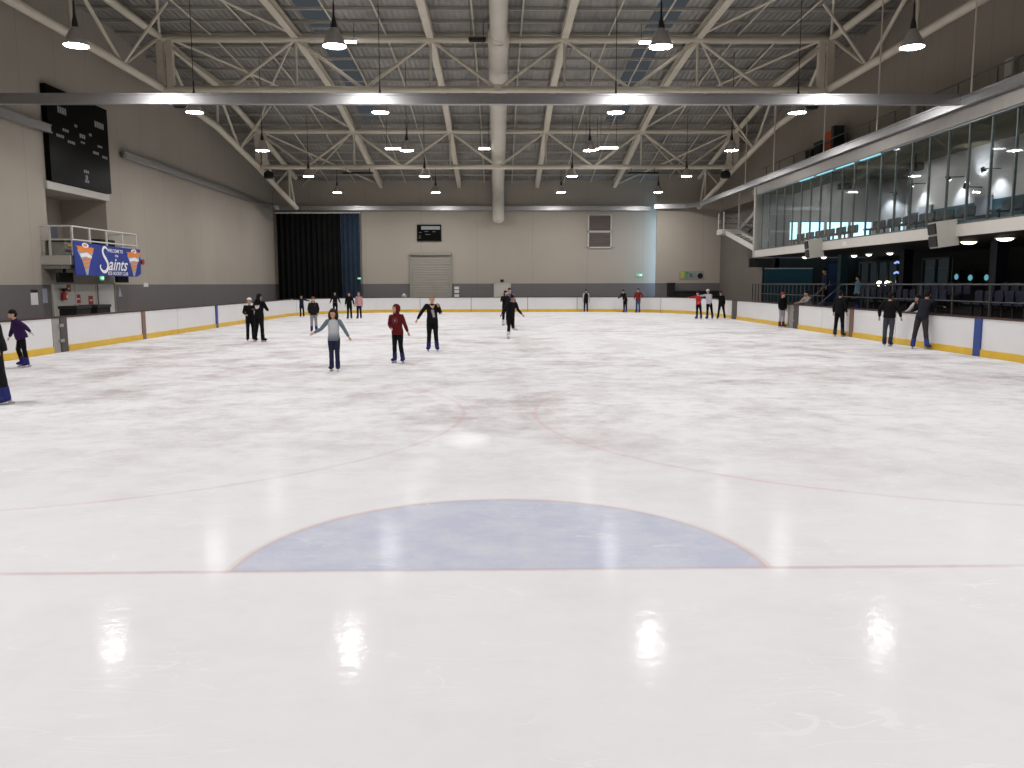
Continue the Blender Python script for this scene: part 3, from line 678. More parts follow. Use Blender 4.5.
# ------------------------------------------------------------------ far wall
t = thing('stage_drapes', 'tall black pleated drapes with blue light painted on one end hung at the far corner', 'drapes', (-13.3, 61.2, 0))
def drape(x0, x1, mat, amp, n, y=61.15):
    pts = []
    for i in range(n*8+1):
        u = i/(n*8); pts.append((x0+(x1-x0)*u, y+amp*math.sin(u*n*2*PI)+.3*amp*math.sin(u*n*5.3)))
    b = MB(); k = len(pts)
    vs = [(px, py+dy, z) for z in (.02, 7.1) for dy in (0, .03) for px, py in pts]
    fs = [(i, i+1, 2*k+i+1, 2*k+i) for i in range(k-1)] + [(k+i, k+i+1, 3*k+i+1, 3*k+i) for i in range(k-1)] + [(i, i+1, k+i+1, k+i) for i in range(k-1)] + [(2*k+i, 2*k+i+1, 3*k+i+1, 3*k+i) for i in range(k-1)]
    fs += [(0, k, 3*k, 2*k), (k-1, 2*k-1, 4*k-1, 3*k-1)]
    b.add(vs, fs); return b.build('drape', mat, t, True)
drape(-16.2, -11.55, M['curt'], .10, 12); drape(-11.5, -10.15, M['curtlit'], .07, 4, 61.0)
MB().box(-16.3, -10.1, 61.05, 61.25, 7.1, 7.2).build('header_rail', M['cream'], t)
t = thing('wall_display', 'black wall display with a pale strip on the end wall above the roller door', 'display', (-5.1, WF, 5.7))
MB().box(-6.0, -4.2, WF-.12, WF, 5.1, 6.32).build('case', M['black'], t); MB().box(-5.93, -4.27, WF-.13, WF-.12, 5.17, 6.25).build('screen', M['score'], t)
MB().box(-5.68, -4.3, WF-.135, WF-.13, 5.95, 6.2).build('title_strip', M['tvtop'], t)
b = MB()
for x, z, w in ((-5.75, 5.75, .2), (-5.3, 5.82, .3), (-4.75, 5.8, .25), (-5.78, 5.5, .14), (-5.8, 5.35, .2), (-5.2, 5.6, .35)): b.box(x-w/2, x+w/2, WF-.135, WF-.13, z-.03, z+.03)
b.build('screen_text', M['tvdot'], t)
d3 = struct(MB().box(-6.5, -3.55, WF-.1, WF+.02, 0, 4.15).build('door_3', M['roller']), 'grey beige roller door in the end wall')
b = MB()
for k in range(22): b.tube([(-6.45, WF-.09, .1+k*.185), (-3.6, WF-.09, .1+k*.185)], .03, 6)
b.build('slat', M['roller'], d3, True)
b = MB().box(-6.58, -6.48, WF-.2, WF, 0, 4.25).box(-3.57, -3.47, WF-.2, WF, 0, 4.25).box(-6.58, -3.47, WF-.3, WF, 4.1, 4.28); b.build('door_frame', M['roller'], d3)
d4 = struct(MB().box(-.3, .85, WF-.06, WF+.01, 0, 1.98).build('door_4', M['cream']), 'low pale door in the end wall behind the skaters')
MB().box(-.36, -.28, WF-.1, WF, 0, 2.05).box(.83, .91, WF-.1, WF, 0, 2.05).box(-.36, .91, WF-.1, WF, 1.98, 2.06).build('door_frame', M['cream'], d4)
MB().tube([(.7, WF-.1, .9), (.7, WF-.1, 1.1)], .02, 6).build('door_handle', M['galv'], d4)
t = thing('bulkhead_lamp', 'small dark lamp on the wall above the low pale door', 'lamp', (.25, WF, 2.2)); MB().box(.12, .38, WF-.1, WF, 2.12, 2.3).build('lamp_body', M['black'], t); MB().tube([(.25, WF-.06, 2.06), (.25, WF-.06, 2.14)], .03, 8).build('stem', M['black'], t)
t = thing('paper_notices', 'white papers pinned to the end wall beside the roller door', 'notices', (-3.1, WF, 1.4))
for z in (1.68, 1.42, 1.12): MB().box(-3.3, -2.95, WF-.015, WF-.002, z-.1, z+.1).build('sheet', M['paper'], t)
t = thing('bucket', 'pale object on the floor by the roller door jamb', 'bucket', (-7.0, 61.1, 0)); MB().lathe((-7.0, 61.1, 0), [(.15, 0), (.2, 1.12), (.12, 1.2)], 14, capb=True, capt=True).build('bin_body', M['bgrey'], t, True); MB().lathe((-7, 61.1, 1.2), [(.13, 0), (.05, .08)], 14, capt=True).build('lid', M['paper'], t, True)
for z0, z1, nm in ((5.86, 6.98, 'upper'), (4.68, 5.72, 'lower')):
    t = thing('wall_vent', f'brown louvred wall vent in a pale frame on the end wall, {nm} one', 'vent', (7.5, WF, z0))
    MB().box(6.68, 8.3, WF-.05, WF, z0, z1).build('backing', M['grille'], t)
    b = MB()
    for k in range(9): z = z0+.06+k*(z1-z0-.1)/9; b.add([(x, yy, zz) for x in (6.7, 8.28) for yy, zz in ((WF-.05, z+.08), (WF-.11, z), (WF-.1, z-.01), (WF-.05, z+.05))], [(0, 1, 5, 4), (1, 2, 6, 5), (2, 3, 7, 6), (3, 0, 4, 7), (0, 3, 2, 1), (4, 5, 6, 7)])
    b.build('louvre', M['grille'], t)
    b = MB()
    for a in ((6.6, 6.7, z0-.08, z1+.08), (8.28, 8.38, z0-.08, z1+.08), (6.6, 8.38, z0-.1, z0), (6.6, 8.38, z1, z1+.05)): b.box(a[0], a[1], WF-.12, WF, a[2], a[3])
    b.build('frame', M['cream'], t)
# sign and bench gear on the stepped end wall
FW = 60.0
t = thing('painted_sign', 'yellow, green and grey lettered wall sign with black disc on the stepped end wall', 'sign', (14.0, FW, 2.6))
MB().box(13.15, 14.95, FW-.03, FW-.002, 2.28, 2.88).build('sign_board', pm('sign_ground', (.27, .28, .25), .7), t)
f = lambda u, v, d: (13.15+u, FW-.03-d, 2.28+v)
for pts, c in (([(.04, .06), (.34, .04), (.30, .30), (.36, .54), (.05, .56), (.12, .3)], (.45, .42, .06)), ([(.36, .1), (.62, .08), (.56, .3), (.7, .5), (.42, .55), (.5, .3)], (.08, .28, .06)), ([(.7, .12), (1.0, .1), (.98, .4), (.72, .45)], (.12, .15, .17)), ([(1.02, .12), (1.25, .14), (1.2, .42), (1.03, .4)], (.2, .24, .25))):
    MB().prism(pts, f, 0, .01).build('letter_shape', pm('sign_paint', c, .6), t)
MB().prism([(1.52+.2*math.cos(2*PI*k/20), .24+.2*math.sin(2*PI*k/20)) for k in range(20)], f, 0, .012).build('disc', M['black'], t)
t = thing('equipment_bench', 'long dark bench cabinets behind the boards at the stepped end wall', 'bench', (14.3, 59.6, -.03))
MB().box(12.75, 15.9, 59.3, 59.9, -.03, 1.38).build('cabinet_body', M['black'], t); MB().box(12.7, 15.95, 59.25, 59.92, 1.38, 1.46).build('bench_board', M['dark'], t)
tag(MB().box(12.25, 12.72, 59.4, 59.9, -.03, 1.95).box(12.22, 12.75, 59.37, 59.93, 1.95, 2.02).build('equipment_locker', M['black'], org=(12.5, 59.6, 0)), 'narrow dark locker standing at the end of the long bench cabinets', 'locker')

# ------------------------------------------------------------------ right side: gantry, glass box, lower stand
FX = 14.2; FE = 45.6; FN = 16.0
box_ = MB()
box_.box(FX, 22.4, FN, FE+.1, 3.42, 3.74)                                  # floor slab of the room
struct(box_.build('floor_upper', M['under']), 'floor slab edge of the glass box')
struct(MB().box(FX-.02, WR, FN, FE+.9, 6.8, 7.2).box(WR, 22.4, FN, FE+.1, 7.62, 7.8).build('ceiling_upper', M['roomceil']), 'brown ceiling of the glass box')
struct(MB().box(FX-.1, FX-.02, FN, 46, 6.8, 7.22).build('trim_2', pm('fascia_trim_dull', (.27, .255, .235), .6)), 'dull upper edge band of the glass box')
struct(MB().box(FX-.12, FX, FN, FE+.12, 3.40, 3.76).build('trim_6', M['cream']), 'pale slab edge band of the glass box')
t = thing('glint_strip', 'added thin cyan daylight glint under the top edge of the glass front', 'daylight glint', (FX-.06, 35, 6.74))
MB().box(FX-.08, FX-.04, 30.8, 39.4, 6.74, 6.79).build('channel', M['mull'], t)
for a in (30.9, 33.2, 35.3, 37.4): MB().box(FX-.085, FX-.045, a, a+1.7, 6.70, 6.74).build('glow_bar', M['cyan'], t)  # glowing bars added in place of a daylight glint on the glass
struct(MB().box(20.0, 20.2, FN, 40.5, 3.74, 7.62).box(20.0, 20.2, 40.2, 40.5, 3.74, 7.62).box(20.2, 22.5, 40.3, 40.5, 3.74, 7.62).box(22.4, 22.6, 40.5, FE+.3, 3.74, 7.62).build('wall_room_back', M['room']), 'pale back wall of the glass box')
ew = MB().box(FX+.05, 16.05, FE, FE+.2, 3.74, 7.62).box(16.05, 22.5, FE, FE+.2, 5.35, 7.62).box(16.05, 22.5, FE, FE+.2, 3.74, 4.3)
for a, b_ in ((16.5, 16.68), (17.95, 18.1), (19.3, 19.42), (20.6, 21.6), (21.85, 22.15), (22.35, 22.5)): ew.box(a, b_, FE, FE+.2, 4.3, 5.35)
struct(ew.build('wall_room_end', pm('room_end_wall', (.40, .40, .41), .7)), 'grey end wall of the glass box with the daylight panes')
k = 2
for a, b_ in ((16.05, 16.5), (16.68, 17.95), (18.1, 19.3), (19.42, 20.6), (21.6, 21.85), (22.15, 22.35)):
    w = struct(MB().box(a, b_, FE+.12, FE+.14, 4.3, 5.35).build(f'window_{k}', M['skyroom']), 'bright blue white daylight pane at the end of the glass box'); k += 1
    MB().box(a, b_, FE+.06, FE+.12, 4.3, 4.34).box(a, b_, FE+.06, FE+.12, 5.31, 5.35).build('window_frame', M['mull'], w)
struct(MB().box(19.96, 20.0, FN, 40.2, 4.62, 5.32).build('trim_3', M['teal']), 'teal band along the back wall of the glass box')
wn = struct(MB().box(FX-.01, FX+.01, FN, FE, 3.76, 6.8).build(f'window_{k}', M['glass']), 'long glass front of the upper room')
y = FN
while y < FE-.5:
    MB().box(FX-.0, FX+.07, y-.025, y+.025, 3.76, 6.8).build('mullion', M['mull'], wn); y += 1.15
MB().box(FX-.14, FX+.14, FE-.12, FE+.14, 3.40, 7.2).build('window_frame', M['fascia'], wn)
MB().box(FX-.06, FX+.1, FN, FE, 6.74, 6.8).box(FX-.06, FX+.1, FN, FE, 3.76, 3.82).build('window_frame', M['mull'], wn)
gl2 = struct(MB().box(FX, 16.05, FE+.03, FE+.05, 3.76, 6.8).build(f'window_{k+1}', M['glass']), 'short glass return at the end of the upper room')
# gantry guard rail
t = thing('gantry_railing', 'thin dark guard rail along the gantry above the glass box', 'railing', (14.7, 20, 7.2))
MB().tube([(14.7, 16, 8.3), (14.7, 46.4, 8.3)], .025, 8).build('top_rail', M['mull'], t, True)
MB().tube([(14.7, 16, 7.75), (14.7, 46.4, 7.75)], .018, 8).build('middle_rail', M['mull'], t, True)
y = 16.4
while y < 46.4: MB().tube([(14.7, y, 7.2), (14.7, y, 8.3)], .02, 6).build('upright', M['mull'], t); y += 2.1
t = thing('rolled_mats', 'upright orange padded mat on the gantry', 'mat', (15.5, 38.9, 7.2)); MB().box(15.3, 15.75, 38.55, 39.2, 7.22, 8.95).build('pad', M['orange'], t); MB().box(15.28, 15.77, 38.2, 38.5, 7.2, 9.1).build('side_pad', M['dark'], t); 
for z in (7.7, 8.4): MB().box(15.285, 15.765, 38.54, 39.21, z, z+.06).build('strap', M['dark'], t)
for y, h, lab in ((39.9, 8.6, 'dark upright case on the gantry beside the orange mat'), (41.0, 8.4, 'dark upright case on the gantry, second from the orange mat')):
    t = thing('upright_case', lab, 'case', (15.5, y, 7.2)); MB().box(15.2, 15.8, y-.42, y+.42, 7.2, h).build('case_box', M['black'], t); MB().box(15.18, 15.82, y-.44, y+.44, h, h+.06).build('lid', M['dark'], t)
for y, z, lab in ((32.2, 8.6, 'pale junction box on the wall behind the gantry rail, farther one'), (26.3, 8.65, 'pale junction box on the wall behind the gantry rail, nearer one')):
    t = thing('junction_box', lab, 'junction box', (WR, y, z)); MB().box(WR-.18, WR, y-.22, y+.22, z-.28, z+.28).build('case', M['cream'], t); MB().box(WR-.2, WR-.18, y-.19, y+.19, z-.25, z+.25).build('lid', M['white'], t)
# stair and landing at the far corner
t = thing('gantry_stair', 'steel stair with pale landing between glass box and gantry in the far corner', 'stair', (15.2, 54, 5.2))
MB().box(14.3, 15.6, 53.0, 54.3, 5.1, 5.42).build('landing', M['cream'], t)
for x in (14.55, 15.35): MB().beam((x, 53.0, 5.2), (x, 45.8, 3.7), .08, .3).build('stringer', M['cream'], t)
for i in range(8): MB().box(14.6, 15.3, 46.2+i*.85, 46.55+i*.85, 3.78+i*.177, 3.82+i*.177).build('tread', M['gategrey'], t)
for x in (15.45, 15.97): MB().beam((x, 53.2, 5.35), (x, 46.6, 7.1), .08, .26).build('stringer', M['gategrey'], t)
for i in range(9): MB().box(15.45, 15.95, 52.6-i*.68, 52.9-i*.68, 5.5+i*.178, 5.54+i*.178).build('tread', M['gategrey'], t)
for x, y in ((15.35, 53.0), (14.4, 53.0), (14.4, 54.2)): MB().tube([(x, y, 5.4), (x, y, 8.0 if x > 15 else 6.5)], .05, 8).build('upright', M['cream'], t)
for z in (5.75, 6.1, 6.5): MB().tube([(14.4, 54.2, z), (14.4, 53.0, z), (15.3, 53.0, z)], .025, 8).build('handrail', M['railg'], t)
for z in (.6, 1.1): MB().tube([(14.55, 53.0, 5.2+z), (14.55, 45.9, 3.75+z)], .025, 8).build('handrail', M['railg'], t)
# white loudspeakers on the slab edge
def wall_speaker(y, lab):
    x, z = 13.9, 3.5; t = thing('slab_loudspeaker', lab, 'loudspeaker', (x, y, z))
    f = lambda u, v, d: (x+u*.9, y+d, z+v)
    R = Matrix.Rotation(math.radians(-9), 3, 'Z') @ Matrix.Rotation(math.radians(-8), 3, 'Y')
    def place(b): b.v = [tuple(Vector((x, y, z)) + R @ (Vector(p)-Vector((x, y, z)))) for p in b.v]; return b
    place(MB().box(x-.3, x+.3, y-.32, y+.42, z-.4, z+.4)).build('cabinet', M['spk'], t)
    b = place(MB().box(x-.34, x-.3, y-.28, y+.38, z-.36, z-.03).box(x-.34, x-.3, y-.28, y+.38, z+.03, z+.36)); b.build('grille', M['black'], t)
    MB().beam((x+.2, y+.1, z), (FX-.1, y+.1, z), .08, .08).build('bracket', M['dark'], t)
wall_speaker(25.75, 'pale loudspeaker on the glass box slab edge, nearer of two')
wall_speaker(36.3, 'pale loudspeaker on the glass box slab edge, farther of two')
exit_sign((FX-.13, 33.6, 3.58), 'x', 'tiny lit exit sign on the slab edge between the loudspeakers', .6)
# seats in the glass box and in the lower stand
def make_seat(name, mat, x, y, z, back):
    t = thing(name, 'x', 'seat', (x, y, z))
    MB().box(x-.2, x+.22, y-.21, y+.21, z+.38, z+.44).build('seat_pan', mat, t)
    b = MB(); n = 6
    for i in range(n):
        a = -1+2*i/n; c = -1+2*(i+1)/n; w = lambda q: .03*(1-q*q)
        b.add([(x+.2+w(q)+e, y+.21*q, zz) for q in (a, c) for e in (0, .04) for zz in (z+.42, z+back-.06*max(0, abs(q)-.5))], [(0, 1, 3, 2), (4, 6, 7, 5), (0, 4, 5, 1), (2, 3, 7, 6), (0, 2, 6, 4), (1, 5, 7, 3)])
    b.build('backrest', mat, t, True)
    MB().box(x-.03, x+.03, y-.03, y+.03, z, z+.38).build('pedestal', M['dark'], t)
    return t
s0 = make_seat('stadium_seat', M['seatd'], 15.15, 18.2, 3.74, .74)
s0['label'] = 'dark seat in the front row just inside the glass box'; s0['group'] = 'dark seats inside the glass box'
s1 = make_seat('stadium_seat', M['seat'], 15.75, 20.0, .9, .84)
s1['label'] = 'dark blue seat in the front row of the lower stand'; s1['group'] = 'blue seats of the lower stand, front row'
cm = child_map()
for i in range(1, 42):
    if i % 14 in (12, 13): continue
    dup(s0, (15.15, 18.2+i*.62, 3.74), cm=cm)
for r, (x, z, lab, grp) in enumerate(((15.75, .9, None, None), (16.6, 1.15, 'dark blue seat in the back row of the lower stand', 'blue seats of the lower stand, back row'))):
    for i in range(0 if r else 1, 30):
        if i in (14, 15, 16, 24, 25): continue
        dup(s1, (x, 20.0+i*.55, z), lab, grp, cm=cm)
# lower stand
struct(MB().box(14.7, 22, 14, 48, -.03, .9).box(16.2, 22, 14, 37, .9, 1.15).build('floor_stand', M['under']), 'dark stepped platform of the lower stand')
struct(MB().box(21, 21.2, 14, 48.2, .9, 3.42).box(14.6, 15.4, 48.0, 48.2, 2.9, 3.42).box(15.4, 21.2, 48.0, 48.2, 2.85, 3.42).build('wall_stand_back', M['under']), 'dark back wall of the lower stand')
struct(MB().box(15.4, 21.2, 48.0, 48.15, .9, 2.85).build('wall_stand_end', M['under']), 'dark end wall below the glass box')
struct(MB().box(15.5, 18.3, 47.94, 48.0, .9, 2.8).build('trim_4', M['teal']), 'teal dado on the end wall below the glass box')
struct(MB().box(15.5, 18.3, 47.92, 48.0, 2.8, 2.86).build('trim_5', M['cream']), 'pale line above the teal dado')
d5 = struct(MB().box(19.2, 20.1, 47.93, 48.0, .9, 3.1).build('door_5', M['bdoor']), 'blue door at the end of the lower stand')
MB().box(19.12, 19.2, 47.9, 48.0, .9, 3.18).box(20.1, 20.18, 47.9, 48, .9, 3.18).box(19.12, 20.18, 47.9, 48, 3.1, 3.18).build('door_frame', M['navy'], d5)
MB().tube([(19.3, 47.88, 1.85), (19.3, 47.88, 2.1)], .02, 6).build('door_handle', M['galv'], d5)
for x, y, m_, lab in ((17.5, 35.3, 'navy', 'dark navy column in the lower stand behind the leaning onlooker'), (17.5, 41.8, 'teal', 'dark teal column in the lower stand beside the blue door'), (17.3, 28.4, 'navy', 'dark navy column in the lower stand behind the two bright downlights')):
    t = thing('column', lab, 'column', (x, y, .9)); z0 = 1.15 if y < 37 else .9
    MB().box(x-.2, x+.2, y-.2, y+.2, z0, 3.42).build('shaft', M[m_], t); MB().box(x-.24, x+.24, y-.24, y+.24, z0, z0+.25).build('plinth', M['dark'], t)
# shopfronts, screens and lamps at the back of the lower stand
for y0, y1, lab in ((43.0, 47.5, 'pale lit glazed front at the back of the lower stand, by the teal column'), (38.0, 40.4, 'dim glazed front at the back of the lower stand, beside the cyan screens')):
    t = thing('shopfront', lab, 'shopfront', (20.9, (y0+y1)/2, .9)); zb = 1.15 if y0 < 37 else .9
    MB().box(20.97, 21.0, y0, y1, zb, 3.1).build('backing', M['shoplit'] if y0 > 37 else M['under'], t)
    n = int((y1-y0)/1.1); b = MB()
    for i in range(n+1): yy = y0+(y1-y0)*i/n; b.box(20.82, 20.97, yy-.04, yy+.04, zb, 3.15)
    b.box(20.82, 20.97, y0, y1, 3.08, 3.18).build('frame', M['mull'], t)
    MB().box(20.88, 20.9, y0, y1, zb, 3.08).build('glazing', M['shop'], t)
for y, z, w, lab in ((37.0, 2.25, .55, 'small cyan screen at the back of the lower stand, farthest of three'), (35.9, 2.2, .6, 'small cyan screen at the back of the lower stand, middle of three'), (34.7, 2.2, .55, 'small cyan screen at the back of the lower stand, nearest of three')):
    t = thing('display_screen', lab, 'screen', (20.7, y, z)); MB().box(20.66, 20.8, y-w/2, y+w/2, z-.3, z+.3).build('case', M['black'], t); MB().ell((20.66, y, z), (.012, w*.3, .13), 16, 8).build('screen', M['screen'], t, True); MB().box(20.78, 21, y-.05, y+.05, z-.05, z+.05).build('bracket', M['dark'], t)
for z, lab in ((3.0, 'blue white neon light at the back of the lower stand, upper one'), (2.48, 'blue neon light at the back of the lower stand, lower one')):
    t = thing('neon_light', lab, 'neon light', (20.6, 42.5, z)); MB().tube([(20.6, 42.25, z), (20.6, 42.5, z+.06), (20.6, 42.75, z)], .05, 8).build('glow_tube', M['neon'], t, True); MB().box(20.62, 20.8, 42.3, 42.7, z-.05, z+.05).build('mount', M['dark'], t)
for y, lab in ((43.5, 'bright cream lamp at the back of the lower stand, nearer of the pair'), (44.4, 'bright cream lamp at the back of the lower stand, farther of the pair')):
    t = thing('wall_lamp', lab, 'wall lamp', (20.6, y, 1.95)); MB().ell((20.6, y, 1.95), (.12, .2, .14), 14, 8).build('lamp_glass', M['lampw'], t, True); MB().box(20.7, 21, y-.08, y+.08, 1.9, 2.0).build('bracket', M['dark'], t)
# soffit downlights
ordn = ['nearest', 'second', 'third', 'fourth', 'fifth', 'sixth', 'seventh', 'farthest']
for i, (x, y) in enumerate(((15.98, 25.98), (16.06, 28.13), (18.39, 38.7), (18.07, 40.2), (18.16, 42.09), (18.4, 44.1), (17.6, 44.6), (16.47, 44.33))):
    t = thing('downlight', f'round {"warm bright" if i < 2 else "small"} downlight in the soffit of the lower stand, {ordn[i]} of eight', 'downlight', (x, y, 3.4))
    r = .25 if i < 2 else .14
    MB().lathe((x, y, 3.4), [(r, .02), (r+.05, .0), (r+.05, -.03), (r, -.03)], 20).build('ring', M['white'], t, True)
    MB().lathe((x, y, 3.4), [(r, -.012), (r*.95, -.05), (r*.6, -.10), (.01, -.12)], 20, capt=True).build('lamp_disc', M['warm'] if i < 2 else M['cool'], t)
# spot lights in the glass box
def wall_spot(p, d, tgt, lab, up=False):
    p = Vector(p); t = thing('spot_light', lab, 'spot light', p); d = Vector(d).normalized()
    MB().tube([p-d*.22, p], [.07, .11], 14).build('spot_can', M['black'], t, True)
    MB().tube([p+d*.001, p+d*.012], .1, 14).build('spot_disc', M['spot'], t)
    MB().tube([p-d*.15, Vector(tgt)], .02, 6).build('arm', M['black'], t)
    l = bpy.data.lights.new('spot_beam', 'SPOT'); l.energy = 95; l.spot_size = math.radians(95); l.spot_blend = .8; l.color = (.88, .92, 1); l.shadow_soft_size = .05
    o = bpy.data.objects.new('spot_beam', l); COL.objects.link(o); o.location = p+d*.03; o.rotation_euler = d.to_track_quat('-Z', 'Y').to_euler(); o.parent = None
wall_spot((19.35, 38.9, 6.45), (.55, .05, -1), (20, 38.9, 6.6), 'spot light washing the back wall of the glass box, by the corner')
wall_spot((19.35, 35.7, 6.35), (.55, .05, -1), (20, 35.7, 6.5), 'spot light washing the back wall of the glass box, farther of the bar pair')
wall_spot((19.35, 34.3, 6.05), (.55, .0, 1), (20, 34.3, 5.9), 'spot light washing upward on the back wall of the glass box', True)
wall_spot((19.35, 33.1, 6.35), (.55, -.05, -1), (20, 33.1, 6.5), 'spot light washing the back wall of the glass box, nearer of the bar pair')
wall_spot((21.5, 45.0, 6.7), (.3, .6, -1), (21.5, 45.6, 6.9), 'spot light washing the end wall of the glass box')
for y, z, lab in ((37.5, 6.3, 'black hanging projector inside the glass box, farther one'), (31.2, 6.3, 'black hanging projector inside the glass box, nearer one')):
    x = 15.6; t = thing('hanging_projector', lab, 'projector', (x, y, z)); MB().box(x-.22, x+.22, y-.25, y+.25, z-.13, z+.13).build('case', M['black'], t); MB().tube([(x, y, z+.13), (x, y, 6.8)], .025, 8).build('drop_rod', M['black'], t); MB().tube([(x-.28, y, z), (x-.22, y, z)], .07, 12).build('lens', M['dark'], t)
for y, lab in ((34.0, 'grey panel on the teal band inside the glass box'), (38.6, 'pale counter screen inside the glass box near the corner')):
    t = thing('wall_panel', lab, 'panel', (19.9, y, 5.1)); MB().box(19.86, 19.95, y-.55, y+.55, 4.75, 5.5).build('sheet', M['bgrey'], t); MB().box(19.84, 19.96, y-.6, y+.6, 5.5, 5.55).build('rim', M['cream'], t)
for y, z, e in ((38, 7.5, 60), (30, 7.5, 75), (43.5, 7.5, 45), (24, 7.5, 60)):
    t = thing('ceiling_light', f'round ceiling light inside the glass box at {"the far end" if y>43 else "the corner" if y==38 else "the middle" if y==30 else "the near end"}', 'ceiling light', (18.0, y, 7.62))
    MB().lathe((18.0, y, 7.6), [(.3, .02), (.34, -.03), (.26, -.05)], 20).build('rim', M['white'], t, True); MB().lathe((18.0, y, 7.56), [(.26, 0), (.01, -.005)], 20, capt=True).build('diffuser', M['roomlamp'], t)
# lower stand guard rail
t = thing('stand_railing', 'grey metal guard rail along the front of the lower stand', 'railing', (14.8, 20, .9))
for z, r in ((1.93, .03), (1.4, .022)):
    for a, b_ in ((15, 35.5), (37.2, 47.8)): MB().tube([(14.8, a, z), (14.8, b_, z)], r, 8).build('rail', M['railg'], t, True)
y = 16.4
while y < 47.9:
    if not 35.6 < y < 37.1: MB().beam((14.8, y, .9), (14.8, y, 1.93), .045, .045).build('upright', M['railg'], t)
    y += 2.05 if y < 35 else .55
t = thing('stand_steps', 'short steps with sloping handrails in the lower stand', 'steps', (15.5, 36.4, .3))
for i in range(3): MB().box(14.1+i*.25, 14.4+i*.25, 35.6, 37.1, -.03, .25+i*.25).build('tread', M['under'], t)
for y in (35.55, 37.15): MB().tube([(13.9, y, 1.05), (14.8, y, 1.85), (15.6, y, 2.05)], .025, 8).build('handrail', M['railg'], t, True)

# ------------------------------------------------------------------ people
def V(*a): return Vector(a)
def skin_remesh(mb, vox, smooth=2):
    me = mb.mesh('tmp'); ob = bpy.data.objects.new('tmp', me); COL.objects.link(ob)
    r = ob.modifiers.new('r', 'REMESH'); r.mode = 'VOXEL'; r.voxel_size = vox
    sm = ob.modifiers.new('s', 'SMOOTH'); sm.factor = .5; sm.iterations = smooth
    bpy.context.view_layer.update()
    m2 = bpy.data.meshes.new_from_object(ob.evaluated_get(bpy.context.evaluated_depsgraph_get()))
    out = MB(); out.v = [tuple(v.co) for v in m2.vertices]; out.f = [list(p.vertices) for p in m2.polygons]; out.mi = [0]*len(out.f)
    bpy.data.objects.remove(ob); bpy.data.meshes.remove(me); bpy.data.meshes.remove(m2)
    return out
def loft(b, cs, rs, s, f, n=14):
    vs = []; fs = []
    for c, (rx, ry) in zip(cs, rs):
        for k in range(n):
            t = 2*PI*k/n; vs.append(c + s*rx*math.cos(t) + f*ry*math.sin(t))
    for i in range(len(cs)-1):
        for k in range(n): fs.append((i*n+k, i*n+(k+1) % n, (i+1)*n+(k+1) % n, (i+1)*n+k))
    fs += [tuple(range(n))[::-1], tuple((len(cs)-1)*n+k for k in range(n))]
    return b.add(vs, fs)
from mathutils.bvhtree import BVHTree
SKIN = pm('skin', (.50, .29, .20), .55, 0, .3, .04, 9); SKIN2 = pm('skin_tan', (.36, .20, .13), .55, 0, .3, .04, 9)
EYEW = pm('eye_white', (.7, .7, .68), .3); EYED = pm('eye_dark', (.02, .015, .01), .3); LIP = pm('lip', (.40, .13, .11), .5)
_cm = {}
def cm_(c, n='cloth'):
    if isinstance(c, bpy.types.Material): return c
    if c not in _cm: _cm[c] = pm(n, c, .85, 0, .15, .12, 14)
    return _cm[c]
BLK = (.0055, .0055, .0065); CHAR = (.010, .010, .012); NAVY = (.009, .012, .028); BOOT = (.025, .03, .14)
HB = (.035, .02, .013); HD = (.012, .009, .008); HBL = (.24, .15, .08)
STAND = ((.03, 0, -1), (.01, .03, -1))

